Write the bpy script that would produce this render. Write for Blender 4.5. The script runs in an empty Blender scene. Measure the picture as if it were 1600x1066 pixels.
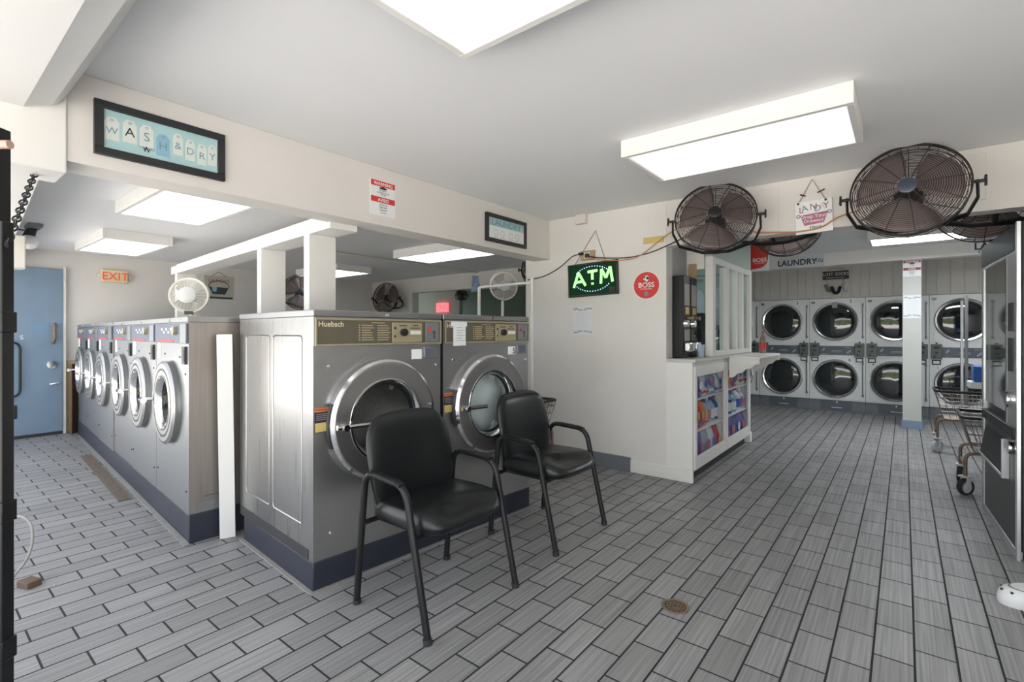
import bpy, math, random
from mathutils import Matrix, Vector
random.seed(7)
S = bpy.context.scene
COL = S.collection
PI = math.pi
R = math.radians

# ------------------------------------------------------------------ materials
MATS = {}
def _node(nt, t, x=0, y=0, **kw):
    n = nt.nodes.new(t); n.location = (x, y)
    for k, v in kw.items(): setattr(n, k, v)
    return n
def mat(name, col, rough=0.5, metal=0.0, var=0.06, scale=6.0, bump=0.0, stretch=(1, 1, 1), coat=0.0, emit=None, estr=0.0, spec=0.5, rvar=0.0, wear=None, wearamt=0.0):
    if name in MATS: return MATS[name]
    m = bpy.data.materials.new(name); m.use_nodes = True
    nt = m.node_tree; b = nt.nodes['Principled BSDF']
    b.inputs['Roughness'].default_value = rough
    b.inputs['Metallic'].default_value = metal
    b.inputs['Coat Weight'].default_value = coat
    b.inputs['Specular IOR Level'].default_value = spec
    tc = _node(nt, 'ShaderNodeTexCoord', -900, 0)
    mp = _node(nt, 'ShaderNodeMapping', -720, 0); mp.inputs['Scale'].default_value = stretch
    nt.links.new(tc.outputs['Object'], mp.inputs['Vector'])
    nz = _node(nt, 'ShaderNodeTexNoise', -540, 0); nz.inputs['Scale'].default_value = scale; nz.inputs['Detail'].default_value = 4
    nt.links.new(mp.outputs['Vector'], nz.inputs['Vector'])
    mx = _node(nt, 'ShaderNodeMix', -300, 0, data_type='RGBA')
    lo = [max(0, c * (1 - var)) for c in col]; hi = [min(1, c * (1 + var)) for c in col]
    mx.inputs['A'].default_value = (*lo, 1); mx.inputs['B'].default_value = (*hi, 1)
    nt.links.new(nz.outputs['Fac'], mx.inputs['Factor'])
    out = mx.outputs['Result']
    if wear:
        n2 = _node(nt, 'ShaderNodeTexNoise', -540, -300); n2.inputs['Scale'].default_value = 2.3; n2.inputs['Detail'].default_value = 8
        nt.links.new(tc.outputs['Object'], n2.inputs['Vector'])
        rp = _node(nt, 'ShaderNodeMapRange', -360, -300); rp.inputs['From Min'].default_value = 0.52; rp.inputs['From Max'].default_value = 0.72
        rp.inputs['To Max'].default_value = wearamt
        nt.links.new(n2.outputs['Fac'], rp.inputs['Value'])
        m2 = _node(nt, 'ShaderNodeMix', -140, -100, data_type='RGBA'); m2.inputs['B'].default_value = (*wear, 1)
        nt.links.new(rp.outputs['Result'], m2.inputs['Factor']); nt.links.new(out, m2.inputs['A']); out = m2.outputs['Result']
    nt.links.new(out, b.inputs['Base Color'])
    if rvar:
        rr = _node(nt, 'ShaderNodeMapRange', -300, -500)
        rr.inputs['To Min'].default_value = max(0.02, rough - rvar); rr.inputs['To Max'].default_value = rough + rvar
        nt.links.new(nz.outputs['Fac'], rr.inputs['Value']); nt.links.new(rr.outputs['Result'], b.inputs['Roughness'])
    if bump:
        bp = _node(nt, 'ShaderNodeBump', -200, -700); bp.inputs['Strength'].default_value = bump; bp.inputs['Distance'].default_value = 0.01
        nt.links.new(nz.outputs['Fac'], bp.inputs['Height']); nt.links.new(bp.outputs['Normal'], b.inputs['Normal'])
    if emit:
        b.inputs['Emission Color'].default_value = (*emit, 1); b.inputs['Emission Strength'].default_value = estr
    MATS[name] = m
    return m
def glass(name, tint=(0.9, 0.95, 0.94), gl=0.12, graze=0.4):
    if name in MATS: return MATS[name]
    m = bpy.data.materials.new(name); m.use_nodes = True; nt = m.node_tree; nt.nodes.clear()
    o = _node(nt, 'ShaderNodeOutputMaterial', 400, 0); t = _node(nt, 'ShaderNodeBsdfTransparent', 0, 100); t.inputs['Color'].default_value = (*tint, 1)
    g = _node(nt, 'ShaderNodeBsdfGlossy', 0, -100); g.inputs['Roughness'].default_value = 0.03
    f = _node(nt, 'ShaderNodeLayerWeight', -500, 0); f.inputs['Blend'].default_value = 0.5
    pw = _node(nt, 'ShaderNodeMath', -340, 0, operation='POWER'); pw.inputs[1].default_value = 5.0; nt.links.new(f.outputs['Facing'], pw.inputs[0])
    ma = _node(nt, 'ShaderNodeMath', -180, 0, operation='MULTIPLY_ADD'); ma.inputs[1].default_value = graze; ma.inputs[2].default_value = gl * 0.4; nt.links.new(pw.outputs[0], ma.inputs[0])
    x = _node(nt, 'ShaderNodeMixShader', 200, 0)
    nt.links.new(ma.outputs[0], x.inputs['Fac']); nt.links.new(t.outputs[0], x.inputs[1]); nt.links.new(g.outputs[0], x.inputs[2]); nt.links.new(x.outputs[0], o.inputs[0])
    MATS[name] = m; return m

WALL = mat('cream_wall_paint', (0.75, 0.725, 0.69), 0.6, var=0.03, scale=2, bump=0.04, wear=(0.60, 0.57, 0.53), wearamt=0.25)
WALL2 = mat('warm_wall_paint', (0.73, 0.695, 0.655), 0.6, var=0.04, scale=3, bump=0.04)
WHITE = mat('white_gloss_paint', (0.80, 0.785, 0.75), 0.45, var=0.03, scale=8, bump=0.03)
HOODW = mat('white_soffit_paint', (0.80, 0.79, 0.77), 0.55, var=0.02, scale=3)
CEIL = mat('grey_white_ceiling_paint', (0.86, 0.862, 0.868), 0.7, var=0.02, scale=2.5, bump=0.02)
GREEN = mat('pale_green_paint', (0.42, 0.50, 0.44), 0.6, var=0.04)
DKGREEN = mat('dull_green_paint', (0.22, 0.27, 0.23), 0.7, var=0.05)
GREYW = mat('grey_wall_paint', (0.46, 0.455, 0.45), 0.6, var=0.03)
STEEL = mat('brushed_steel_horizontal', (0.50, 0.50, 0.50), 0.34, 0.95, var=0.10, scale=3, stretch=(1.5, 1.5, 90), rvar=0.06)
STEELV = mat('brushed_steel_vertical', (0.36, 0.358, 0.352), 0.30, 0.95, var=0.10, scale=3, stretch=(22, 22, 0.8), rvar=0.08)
STEELW = mat('worn_steel_side', (0.34, 0.305, 0.28), 0.42, 0.75, var=0.22, scale=3, stretch=(20, 20, 0.7), rvar=0.08, wear=(0.26, 0.20, 0.17), wearamt=0.5)
STEELL = mat('light_satin_steel', (0.31, 0.318, 0.326), 0.36, 0.88, var=0.07, scale=3, stretch=(30, 30, 1), rvar=0.05)
LID = mat('dull_steel_lid', (0.36, 0.355, 0.35), 0.38, 0.9, var=0.10, scale=9)
RING = mat('satin_door_ring', (0.40, 0.39, 0.385), 0.34, 0.9, var=0.06, scale=4)
RINGL = mat('light_door_ring', (0.36, 0.355, 0.35), 0.38, 0.75, var=0.05, scale=4)
CHROME = mat('polished_chrome', (0.85, 0.85, 0.85), 0.12, 1.0, var=0.03)
ALU = mat('satin_aluminium', (0.74, 0.75, 0.77), 0.32, 0.85, var=0.04, stretch=(20, 20, 1))
DRUM = mat('perforated_drum_steel', (0.40, 0.38, 0.365), 0.38, 0.85, var=0.35, scale=60)
DARK = mat('dark_interior', (0.03, 0.03, 0.032), 0.5)
BLACK = mat('black_plastic', (0.018, 0.018, 0.02), 0.4, var=0.2)
BLACKM = mat('black_painted_steel', (0.011, 0.011, 0.012), 0.38, 0.0, spec=0.35, var=0.2, scale=20)
VINYL = mat('black_vinyl', (0.006, 0.0075, 0.008), 0.33, var=0.3, scale=40, bump=0.05)
FANW = mat('dark_bronze_wire', (0.045, 0.036, 0.034), 0.45, 0.4, var=0.2)
FANB = mat('dusty_grey_blade', (0.27, 0.215, 0.205), 0.5, 0.3, var=0.1)
NAVY = mat('navy_painted_plinth', (0.024, 0.027, 0.043), 0.5, var=0.15, scale=8, wear=(0.06, 0.06, 0.068), wearamt=0.4)
BRONZE = mat('olive_bronze_panel', (0.135, 0.122, 0.088), 0.4, 0.3, var=0.05)
GOLD = mat('pale_gold_plate', (0.42, 0.37, 0.235), 0.4, 0.4, var=0.05)
GOLDTXT = mat('cream_lettering', (0.75, 0.66, 0.45), 0.5)
DIMTXT = mat('dim_tan_lettering', (0.42, 0.35, 0.22), 0.5)
RED = mat('red_print', (0.66, 0.045, 0.035), 0.5, var=0.05)
WHITEP = mat('white_print', (0.83, 0.84, 0.84), 0.55, var=0.02)
PAPER = mat('white_paper', (0.74, 0.76, 0.78), 0.8, var=0.04, scale=30)
INK = mat('black_ink', (0.03, 0.03, 0.032), 0.6)
GREYINK = mat('grey_ink', (0.30, 0.30, 0.32), 0.6)
PANELB = mat('dark_blue_grey_panel', (0.10, 0.115, 0.16), 0.4, var=0.15, scale=25)
GREYP = mat('grey_metal_plate', (0.24, 0.245, 0.255), 0.4, 0.4, var=0.06)
DRYERW = mat('off_white_enamel', (0.76, 0.775, 0.765), 0.4, var=0.02, scale=4)
DRYBAND = mat('slate_control_band', (0.105, 0.12, 0.145), 0.4, var=0.1)
COIN = mat('greenish_grey_coin_box', (0.135, 0.145, 0.135), 0.45, 0.4, var=0.12, scale=15)
DGLASS = mat('dark_glossy_glass', (0.012, 0.014, 0.016), 0.04, spec=0.8, coat=0.5, var=0.2)
SLATE = mat('slate_tile', (0.17, 0.18, 0.205), 0.45, var=0.12, scale=10, wear=(0.27, 0.26, 0.24), wearamt=0.4)
BLUEB = mat('blue_base_tile', (0.20, 0.27, 0.37), 0.4, var=0.12, scale=12)
BLUED = mat('worn_blue_door_paint', (0.185, 0.262, 0.352), 0.5, var=0.12, scale=4, wear=(0.145, 0.205, 0.28), wearamt=0.5)
TAN = mat('tan_wall_tile', (0.50, 0.42, 0.22), 0.6, var=0.1)
WOOD = mat('raw_wood', (0.42, 0.29, 0.17), 0.6, var=0.2, stretch=(20, 20, 1))
DKWOOD = mat('dark_wood_edge', (0.10, 0.055, 0.035), 0.6, var=0.2, stretch=(20, 20, 1))
IVORY = mat('ivory_plastic', (0.72, 0.69, 0.62), 0.4)
WHITEPL = mat('white_plastic', (0.82, 0.82, 0.81), 0.35)
COPPER = mat('rusty_copper_tube', (0.25, 0.165, 0.125), 0.42, 0.6, var=0.25, scale=25)
CARTW = mat('grey_brown_wire', (0.25, 0.215, 0.195), 0.45, 0.5, var=0.2, scale=25)
RUBBER = mat('black_rubber', (0.025, 0.025, 0.027), 0.7)
WHEELG = mat('pale_wheel_plastic', (0.60, 0.61, 0.62), 0.5)
TEAL = mat('pale_teal_print', (0.40, 0.60, 0.61), 0.6, var=0.10, scale=7)
TEALD = mat('blue_tag_print', (0.25, 0.45, 0.58), 0.6, var=0.1)
TAG = mat('cream_tag_paper', (0.66, 0.70, 0.66), 0.6, var=0.06, scale=20)
TEALINK = mat('teal_ink', (0.16, 0.29, 0.33), 0.6)
LEDG = mat('green_led', (0.45, 1.0, 0.40), 0.4, emit=(0.36, 1.0, 0.30), estr=0.55)
LEDB = mat('blue_white_led', (0.6, 0.75, 1.0), 0.4, emit=(0.45, 0.62, 1.0), estr=0.8)
ATMF = mat('dark_green_sign_face', (0.003, 0.016, 0.007), 0.6, spec=0.15, emit=(0.01, 0.09, 0.025), estr=0.12)
EXITR = mat('lit_red_lettering', (0.75, 0.10, 0.06), 0.5, emit=(0.9, 0.12, 0.06), estr=0.15)
EXITB = mat('aged_yellow_exit_face', (0.78, 0.66, 0.42), 0.5)
EXITF = mat('glowing_red_exit_face', (0.9, 0.1, 0.12), 0.5, emit=(1.0, 0.13, 0.15), estr=0.9)
PANELS = {k: mat('light_diffuser_' + k, (0.6, 0.6, 0.6), 0.5, emit=(0.91, 0.955, 1.0), estr=v) for k, v in (('front', 0.47), ('corridor', 1.7), ('rear', 3.0), ('dryer', 16.0), ('office', 3.0))}
BULB = mat('frosted_bulb_glass', (0.85, 0.85, 0.84), 0.3)
ORANGE = mat('orange_cord_rubber', (0.58, 0.26, 0.12), 0.5)
CORD = mat('dark_cord_rubber', (0.05, 0.045, 0.042), 0.5)
GCORD = mat('grey_cord_rubber', (0.36, 0.35, 0.33), 0.5)
PANELV = mat('beige_wall_panelling', (0.58, 0.56, 0.515), 0.6, var=0.05, scale=3)
MAROON = mat('maroon_print', (0.33, 0.05, 0.07), 0.5)
PLUM = mat('dusty_plum_print', (0.45, 0.16, 0.24), 0.6)
BROWNSIGN = mat('dark_brown_sign_wood', (0.035, 0.018, 0.02), 0.5)
BRASS = mat('aged_brass', (0.30, 0.22, 0.15), 0.45, 0.7, var=0.2, scale=30)
RUST = mat('rusty_grate', (0.21, 0.165, 0.125), 0.7, 0.2, var=0.35, scale=30)
CEMENT = mat('rough_cement', (0.30, 0.285, 0.265), 0.9, var=0.25, scale=40, bump=0.4)
YELLOW = mat('yellow_print', (0.62, 0.48, 0.16), 0.5)
WGLASS = glass('clear_window_glass')
CGLASS = glass('cabinet_glass', (0.95, 0.96, 0.97), 0.04, 0.15)
FOGGY = mat('pale_laundry_in_drum', (0.62, 0.64, 0.65), 0.25, var=0.05, scale=5, coat=0.3)
BLUEPL = mat('blue_plastic', (0.02, 0.12, 0.52), 0.35)
DEEPBLUE = mat('deep_blue_pack', (0.05, 0.09, 0.30), 0.35, var=0.3, scale=20)
COLA = mat('dark_cola', (0.06, 0.018, 0.012), 0.1)

def floor_mat():
    m = bpy.data.materials.new('grey_streaked_floor_tile'); m.use_nodes = True; nt = m.node_tree; b = nt.nodes['Principled BSDF']
    L = nt.links.new
    g = _node(nt, 'ShaderNodeNewGeometry', -1600, 0)
    sx = _node(nt, 'ShaderNodeSeparateXYZ', -1420, 0); L(g.outputs['Position'], sx.inputs[0])
    ax = _node(nt, 'ShaderNodeMath', -1260, 100, operation='SUBTRACT'); ax.inputs[1].default_value = 2.253 - 25.4; L(sx.outputs['Y'], ax.inputs[0])
    ay = _node(nt, 'ShaderNodeMath', -1260, -60, operation='ADD'); ay.inputs[1].default_value = 0.095 + 25.4; L(sx.outputs['X'], ay.inputs[0])
    cb = _node(nt, 'ShaderNodeCombineXYZ', -1100, 0); L(ax.outputs[0], cb.inputs[0]); L(ay.outputs[0], cb.inputs[1])
    br = _node(nt, 'ShaderNodeTexBrick', -900, 0)
    br.offset = 0.5; br.offset_frequency = 2
    br.inputs['Scale'].default_value = 1; br.inputs['Mortar Size'].default_value = 0.0043; br.inputs['Mortar Smooth'].default_value = 0.25
    br.inputs['Brick Width'].default_value = 0.254; br.inputs['Row Height'].default_value = 0.127; br.inputs['Bias'].default_value = -0.1
    br.inputs['Color1'].default_value = (0.250, 0.246, 0.243, 1); br.inputs['Color2'].default_value = (0.315, 0.310, 0.305, 1); br.inputs['Mortar'].default_value = (0.020, 0.021, 0.021, 1)
    L(cb.outputs[0], br.inputs['Vector'])
    mp = _node(nt, 'ShaderNodeMapping', -1100, -300); mp.inputs['Scale'].default_value = (1.6, 95, 1); L(cb.outputs[0], mp.inputs['Vector'])
    n1 = _node(nt, 'ShaderNodeTexNoise', -900, -300); n1.inputs['Scale'].default_value = 1.0; n1.inputs['Detail'].default_value = 3; L(mp.outputs[0], n1.inputs['Vector'])
    rg = _node(nt, 'ShaderNodeMapRange', -720, -300); rg.inputs['From Min'].default_value = 0.3; rg.inputs['From Max'].default_value = 0.7; rg.inputs['To Min'].default_value = 0.70; rg.inputs['To Max'].default_value = 1.25
    L(n1.outputs['Fac'], rg.inputs['Value'])
    n2 = _node(nt, 'ShaderNodeTexNoise', -900, -560); n2.inputs['Scale'].default_value = 1.6; n2.inputs['Detail'].default_value = 5; L(g.outputs['Position'], n2.inputs['Vector'])
    r2 = _node(nt, 'ShaderNodeMapRange', -720, -560); r2.inputs['To Min'].default_value = 0.88; r2.inputs['To Max'].default_value = 1.12; L(n2.outputs['Fac'], r2.inputs['Value'])
    mu = _node(nt, 'ShaderNodeMath', -540, -400, operation='MULTIPLY'); L(rg.outputs[0], mu.inputs[0]); L(r2.outputs[0], mu.inputs[1])
    vm = _node(nt, 'ShaderNodeVectorMath', -360, 0, operation='SCALE'); L(br.outputs['Color'], vm.inputs[0]); L(mu.outputs[0], vm.inputs['Scale'])
    L(vm.outputs[0], b.inputs['Base Color'])
    rr = _node(nt, 'ShaderNodeMapRange', -360, -300); rr.inputs['To Min'].default_value = 0.46; rr.inputs['To Max'].default_value = 0.8; L(br.outputs['Fac'], rr.inputs['Value']); L(rr.outputs[0], b.inputs['Roughness'])
    bm = _node(nt, 'ShaderNodeBump', -200, -300, invert=True); bm.inputs['Strength'].default_value = 0.6; bm.inputs['Distance'].default_value = 0.004; L(br.outputs['Fac'], bm.inputs['Height']); L(bm.outputs[0], b.inputs['Normal'])
    return m
FLOOR = floor_mat()

# ------------------------------------------------------------------ mesh builder
_txt = {}
def text_geo(s, offset=0.0):
    k = (s, offset)
    if k in _txt: return _txt[k]
    cu = bpy.data.curves.new('t', 'FONT'); cu.body = s; cu.size = 1.0; cu.align_x = 'CENTER'; cu.resolution_u = 3; cu.offset = offset
    o = bpy.data.objects.new('t', cu); COL.objects.link(o)
    dg = bpy.context.evaluated_depsgraph_get(); me = bpy.data.meshes.new_from_object(o.evaluated_get(dg))
    vs = [v.co.copy() for v in me.vertices]; fs = [tuple(p.vertices) for p in me.polygons]
    bpy.data.objects.remove(o); bpy.data.curves.remove(cu); bpy.data.meshes.remove(me)
    _txt[k] = (vs, fs); return _txt[k]

class MB:
    def __init__(s): s.v = []; s.f = []; s.m = []; s.M = Matrix()
    def add(s, vs, fs, m=0):
        n = len(s.v); s.v += [tuple(s.M @ Vector(v)) for v in vs]
        s.f += [tuple(i + n for i in f) for f in fs]; s.m += [m] * len(fs)
        return s
    def box(s, x0, x1, y0, y1, z0, z1, m=0):
        x0, x1 = sorted((x0, x1)); y0, y1 = sorted((y0, y1)); z0, z1 = sorted((z0, z1))
        return s.add([(x0, y0, z0), (x1, y0, z0), (x1, y1, z0), (x0, y1, z0), (x0, y0, z1), (x1, y0, z1), (x1, y1, z1), (x0, y1, z1)],
                     [(0, 3, 2, 1), (4, 5, 6, 7), (0, 1, 5, 4), (1, 2, 6, 5), (2, 3, 7, 6), (3, 0, 4, 7)], m)
    def cyl(s, p0, p1, r, r2=None, n=14, m=0):
        p0 = Vector(p0); p1 = Vector(p1); r2 = r if r2 is None else r2
        q = (p1 - p0).to_track_quat('Z', 'Y'); a = []
        for p, rr in ((p0, r), (p1, r2)):
            a += [p + q @ Vector((rr * math.cos(2 * PI * i / n), rr * math.sin(2 * PI * i / n), 0)) for i in range(n)]
        fs = [(i, (i + 1) % n, n + (i + 1) % n, n + i) for i in range(n)] + [tuple(range(n - 1, -1, -1)), tuple(range(n, 2 * n))]
        return s.add(a, fs, m)
    def tube(s, pts, r, n=8, closed=False, m=0, flat=None):
        P = [Vector(p) for p in pts]; N = len(P); vs = []; up = None
        for i in range(N):
            if closed: t = P[(i + 1) % N] - P[i - 1]
            else: t = P[min(i + 1, N - 1)] - P[max(i - 1, 0)]
            t.normalize()
            if up is None:
                up = Vector((0, 0, 1)) if abs(t.z) < 0.9 else Vector((1, 0, 0))
            up = (up - t * up.dot(t)).normalized(); sd = t.cross(up)
            ra, rb = (r, r) if flat is None else flat
            vs += [P[i] + up * (ra * math.cos(2 * PI * k / n)) + sd * (rb * math.sin(2 * PI * k / n)) for k in range(n)]
        fs = []
        for i in range(N if closed else N - 1):
            j = (i + 1) % N
            fs += [(i * n + k, i * n + (k + 1) % n, j * n + (k + 1) % n, j * n + k) for k in range(n)]
        if not closed: fs += [tuple(range(n - 1, -1, -1)), tuple(range((N - 1) * n, N * n))]
        return s.add(vs, fs, m)
    def ring(s, c, R_, r, N=48, n=6, m=0):     # torus in the xz plane
        return s.tube([(c[0] + R_ * math.cos(2 * PI * i / N), c[1], c[2] + R_ * math.sin(2 * PI * i / N)) for i in range(N)], r, n, True, m)
    def lathe(s, prof, c=(0, 0, 0), n=40, m=0, axis='y'):   # prof: (radius, height along axis)
        vs = []
        for (r, h) in prof:
            for i in range(n):
                a = 2 * PI * i / n; ca, sa = r * math.cos(a), r * math.sin(a)
                if axis == 'y': vs.append((c[0] + ca, c[1] + h, c[2] + sa))
                elif axis == 'z': vs.append((c[0] + ca, c[1] + sa, c[2] + h))
                else: vs.append((c[0] + h, c[1] + ca, c[2] + sa))
        fs = []
        for j in range(len(prof) - 1):
            for i in range(n):
                q = (j * n + i, j * n + (i + 1) % n, (j + 1) * n + (i + 1) % n, (j + 1) * n + i)
                fs.append(q if axis == 'z' else q[::-1] if axis == 'y' else q)
        return s.add(vs, fs, m)
    def disc(s, c, r, n=32, m=0, rz=None):      # faces -y
        rz = rz or r
        return s.add([(c[0] + r * math.cos(2 * PI * i / n), c[1], c[2] + rz * math.sin(2 * PI * i / n)) for i in range(n)], [tuple(range(n))], m)
    def puck(s, c, r, t, n=32, m=0):            # disc with thickness t, front at c.y
        return s.lathe([(0.0001, 0), (r, 0), (r, t), (0.0001, t)], c, n, m)
    def poly(s, pts, y0, y1, m=0):              # polygon in xz, extruded y0(front)..y1
        n = len(pts); vs = [(p[0], y0, p[1]) for p in pts] + [(p[0], y1, p[1]) for p in pts]
        fs = [tuple(range(n)), tuple(range(2 * n - 1, n - 1, -1))] + [((i + 1) % n, i, n + i, n + (i + 1) % n) for i in range(n)]
        return s.add(vs, fs, m)
    def slab(s, pts, z0, z1, m=0):              # polygon in xy, extruded in z
        n = len(pts); vs = [(p[0], p[1], z0) for p in pts] + [(p[0], p[1], z1) for p in pts]
        fs = [tuple(range(n - 1, -1, -1)), tuple(range(n, 2 * n))] + [(i, (i + 1) % n, n + (i + 1) % n, n + i) for i in range(n)]
        return s.add(vs, fs, m)
    def text(s, t, size, x, y, z, m=0, off=0.0, sx=1.0, tilt=0.0):     # letters face -y, centred at x, baseline z
        vs, fs = text_geo(t, off); ct, st = math.cos(tilt), math.sin(tilt)
        out = []
        for v in vs:
            a, b_ = v.x * size * sx, v.y * size
            out.append((x + a * ct - b_ * st, y, z + a * st + b_ * ct))
        return s.add(out, fs, m)
    def build(s, name, mats, parent=None, bev=0.0, seg=2, smooth=True, ang=38, sub=0, kind=None):
        me = bpy.data.meshes.new(name); me.from_pydata(s.v, [], s.f)
        if not isinstance(mats, (list, tuple)): mats = [mats]
        for q in mats: me.materials.append(q)
        me.polygons.foreach_set('material_index', s.m)
        me.update()
        if smooth:
            me.shade_smooth(); me.set_sharp_from_angle(angle=R(ang))
        o = bpy.data.objects.new(name, me); COL.objects.link(o)
        if parent: o.parent = parent
        if bev:
            b = o.modifiers.new('bevel', 'BEVEL'); b.width = bev; b.segments = seg; b.limit_method = 'ANGLE'; b.angle_limit = R(40); b.harden_normals = False
        if sub:
            q = o.modifiers.new('sub', 'SUBSURF'); q.levels = sub; q.render_levels = sub
        if kind: o['kind'] = kind
        return o

def thing(name, label, cat, loc=(0, 0, 0), rz=0, group=None, rot=None):
    o = bpy.data.objects.new(name, None); COL.objects.link(o); o.empty_display_size = 0.1
    o.location = loc; o.rotation_euler = rot or (0, 0, R(rz)); o['label'] = label; o['category'] = cat
    if group: o['group'] = group
    return o
def tag(o, label, cat, group=None, loc=None, rz=None):
    o['label'] = label; o['category'] = cat
    if group: o['group'] = group
    if loc: o.location = loc
    if rz is not None: o.rotation_euler = (0, 0, R(rz))
    return o
def struct(name, bm, m, **k):
    o = bm.build(name, m, **k); o['kind'] = 'structure'; return o
def dup(root, loc, rz=None, label=None, group=None, rot=None, scale=None):
    r = root.copy(); COL.objects.link(r); r.location = loc
    if rz is not None: r.rotation_euler = (0, 0, R(rz))
    if rot: r.rotation_euler = rot
    if scale: r.scale = scale
    if label: r['label'] = label
    if group: r['group'] = group
    for ch in list(root.children):
        c_ = ch.copy(); COL.objects.link(c_); c_.parent = r
        for g in list(ch.children):
            d = g.copy(); COL.objects.link(d); d.parent = c_
    return r
def fillet(pts, r, k=6):
    P = [Vector(p) for p in pts]; out = [P[0]]
    for i in range(1, len(P) - 1):
        a = (P[i - 1] - P[i]); b = (P[i + 1] - P[i]); rr = min(r, a.length * 0.45, b.length * 0.45)
        p0 = P[i] + a.normalized() * rr; p2 = P[i] + b.normalized() * rr
        for j in range(k + 1):
            t = j / k; out.append((1 - t) ** 2 * p0 + 2 * t * (1 - t) * P[i] + t * t * p2)
    return out + [P[-1]]
def smoothpath(pts, k=8):
    P = [Vector(p) for p in pts]; out = []
    for i in range(len(P) - 1):
        p0 = P[max(i - 1, 0)]; p1 = P[i]; p2 = P[i + 1]; p3 = P[min(i + 2, len(P) - 1)]
        for j in range(k):
            t = j / k
            out.append(0.5 * ((2 * p1) + (p2 - p0) * t + (2 * p0 - 5 * p1 + 4 * p2 - p3) * t * t + (3 * p1 - p0 - 3 * p2 + p3) * t ** 3))
    return out + [P[-1]]

# ------------------------------------------------------------------ the setting
struct('floor', MB().box(-8.9, 1.95, -0.4, 9.95, -0.1, 0), FLOOR, smooth=False)
PAVE = mat('pale_pavement', (0.55, 0.53, 0.50), 0.8, var=0.1, scale=2)
struct('ground', MB().box(-40, 40, -40, -0.4, -0.14, -0.02), PAVE, smooth=False)
struct('ceiling', MB().box(-3.0, 1.95, 0.3, 9.95, 2.38, 2.46), CEIL, smooth=False)
struct('ceiling', MB().box(-8.9, -3.0, 0.05, 8.8, 2.27, 2.46), CEIL, smooth=False)
# west end wall with blue door
struct('wall_west', MB().slab([(-8.17, 0.2), (-8.5, 6.1), (-8.7, 6.1), (-8.37, 0.2)], 0, 2.27), WALL, smooth=False)
hg = MB(); rr = random.Random(5); vs = []; fs = []
for j in range(13):
    for i in range(61):
        x = -20 + i * 0.5; t = j / 12; vs.append((x, -16 - 0.9 * math.sin(PI * t * 0.5 + PI * 0.5) + rr.uniform(-0.25, 0.25), 2.6 * t + rr.uniform(-0.2, 0.2) * (t > 0)))
for j in range(12):
    for i in range(60): fs.append((j * 61 + i, j * 61 + i + 1, (j + 1) * 61 + i + 1, (j + 1) * 61 + i))
struct('reflection_hedge', hg.add(vs, fs), mat('reflection_hedge_green', (0.12, 0.145, 0.085), 0.7, var=0.5, scale=5))  # unseen hedge behind the camera, added so the steel has greenery to reflect
# header beam over the washers and its post box
struct('trim_1', MB().box(-3.0, -2.8, 0.463, 4.13, 1.985, 2.38), WALL2, bev=0.004, smooth=False)
struct('trim_2', MB().box(-3.02, -2.79, 0.0, 0.463, 1.93, 2.38), WHITE, bev=0.006, smooth=False)
hp = [(-0.9, 2.46), (-0.9, 2.17), (0.20, 2.162), (0.33, 2.166), (0.366, 2.183)] + [(0.366 + 0.11 * math.sin(t), 2.33 - 0.147 * math.cos(t)) for t in [R(x) for x in (26, 34, 42, 50, 58, 66, 74, 82, 90)]] + [(0.476, 2.46)]
hb = MB(); n = len(hp)
hb.add([(-2.789, p[0], p[1]) for p in hp] + [(1.95, p[0], p[1]) for p in hp], [tuple(range(n)), tuple(range(2 * n - 1, n - 1, -1))] + [((i + 1) % n, i, n + i, n + (i + 1) % n) for i in range(n)])
struct('trim_3', hb, HOODW, ang=11)
struct('trim_4', MB().slab([(-3.02, 0.425), (-8.2, 0.79), (-8.2, 0.6), (-3.02, 0.235)], 2.0, 2.27), WHITE, smooth=False)
# north wall of the front room (sign wall), header over the opening
struct('wall_north', MB().box(-3.1, -1.595, 4.13, 4.27, 0, 2.38), WALL, smooth=False)
struct('trim_5', MB().box(-1.595, 1.85, 4.13, 4.27, 1.99, 2.38), WALL2, bev=0.004, smooth=False)
struct('baseboard_north', MB().box(-3.1, -1.92, 4.105, 4.13, 0, 0.13), SLATE, bev=0.003, smooth=False)
struct('trim_6', MB().box(-1.919, -1.365, 4.112, 4.13, 0, 0.11), WHITE, bev=0.006, smooth=False)
struct('wall_east', MB().box(1.85, 1.95, 0.3, 9.95, 0, 2.38), WALL, smooth=False)
# rear room
struct('wall_rear', MB().box(-8.6, -7.25, 6.1, 6.25, 0, 2.27).box(-7.25, -3.0, 6.1, 6.25, 2.0, 2.27), WALL, smooth=False)
struct('wall_green', MB().box(-9.6, -7.39, 7.5, 7.6, 0, 2.27).box(-9.6, -9.5, 6.25, 7.5, 0, 2.27), GREEN, smooth=False)
struct('wall_back', MB().box(-9.6, -3.0, 8.7, 8.8, 0, 2.27), DKGREEN, smooth=False)
struct('ceiling', MB().box(-9.6, -8.9, 6.1, 8.8, 2.27, 2.46), CEIL, smooth=False)
struct('floor', MB().box(-9.6, -8.9, 6.1, 8.8, -0.1, 0), FLOOR, smooth=False)
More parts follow.
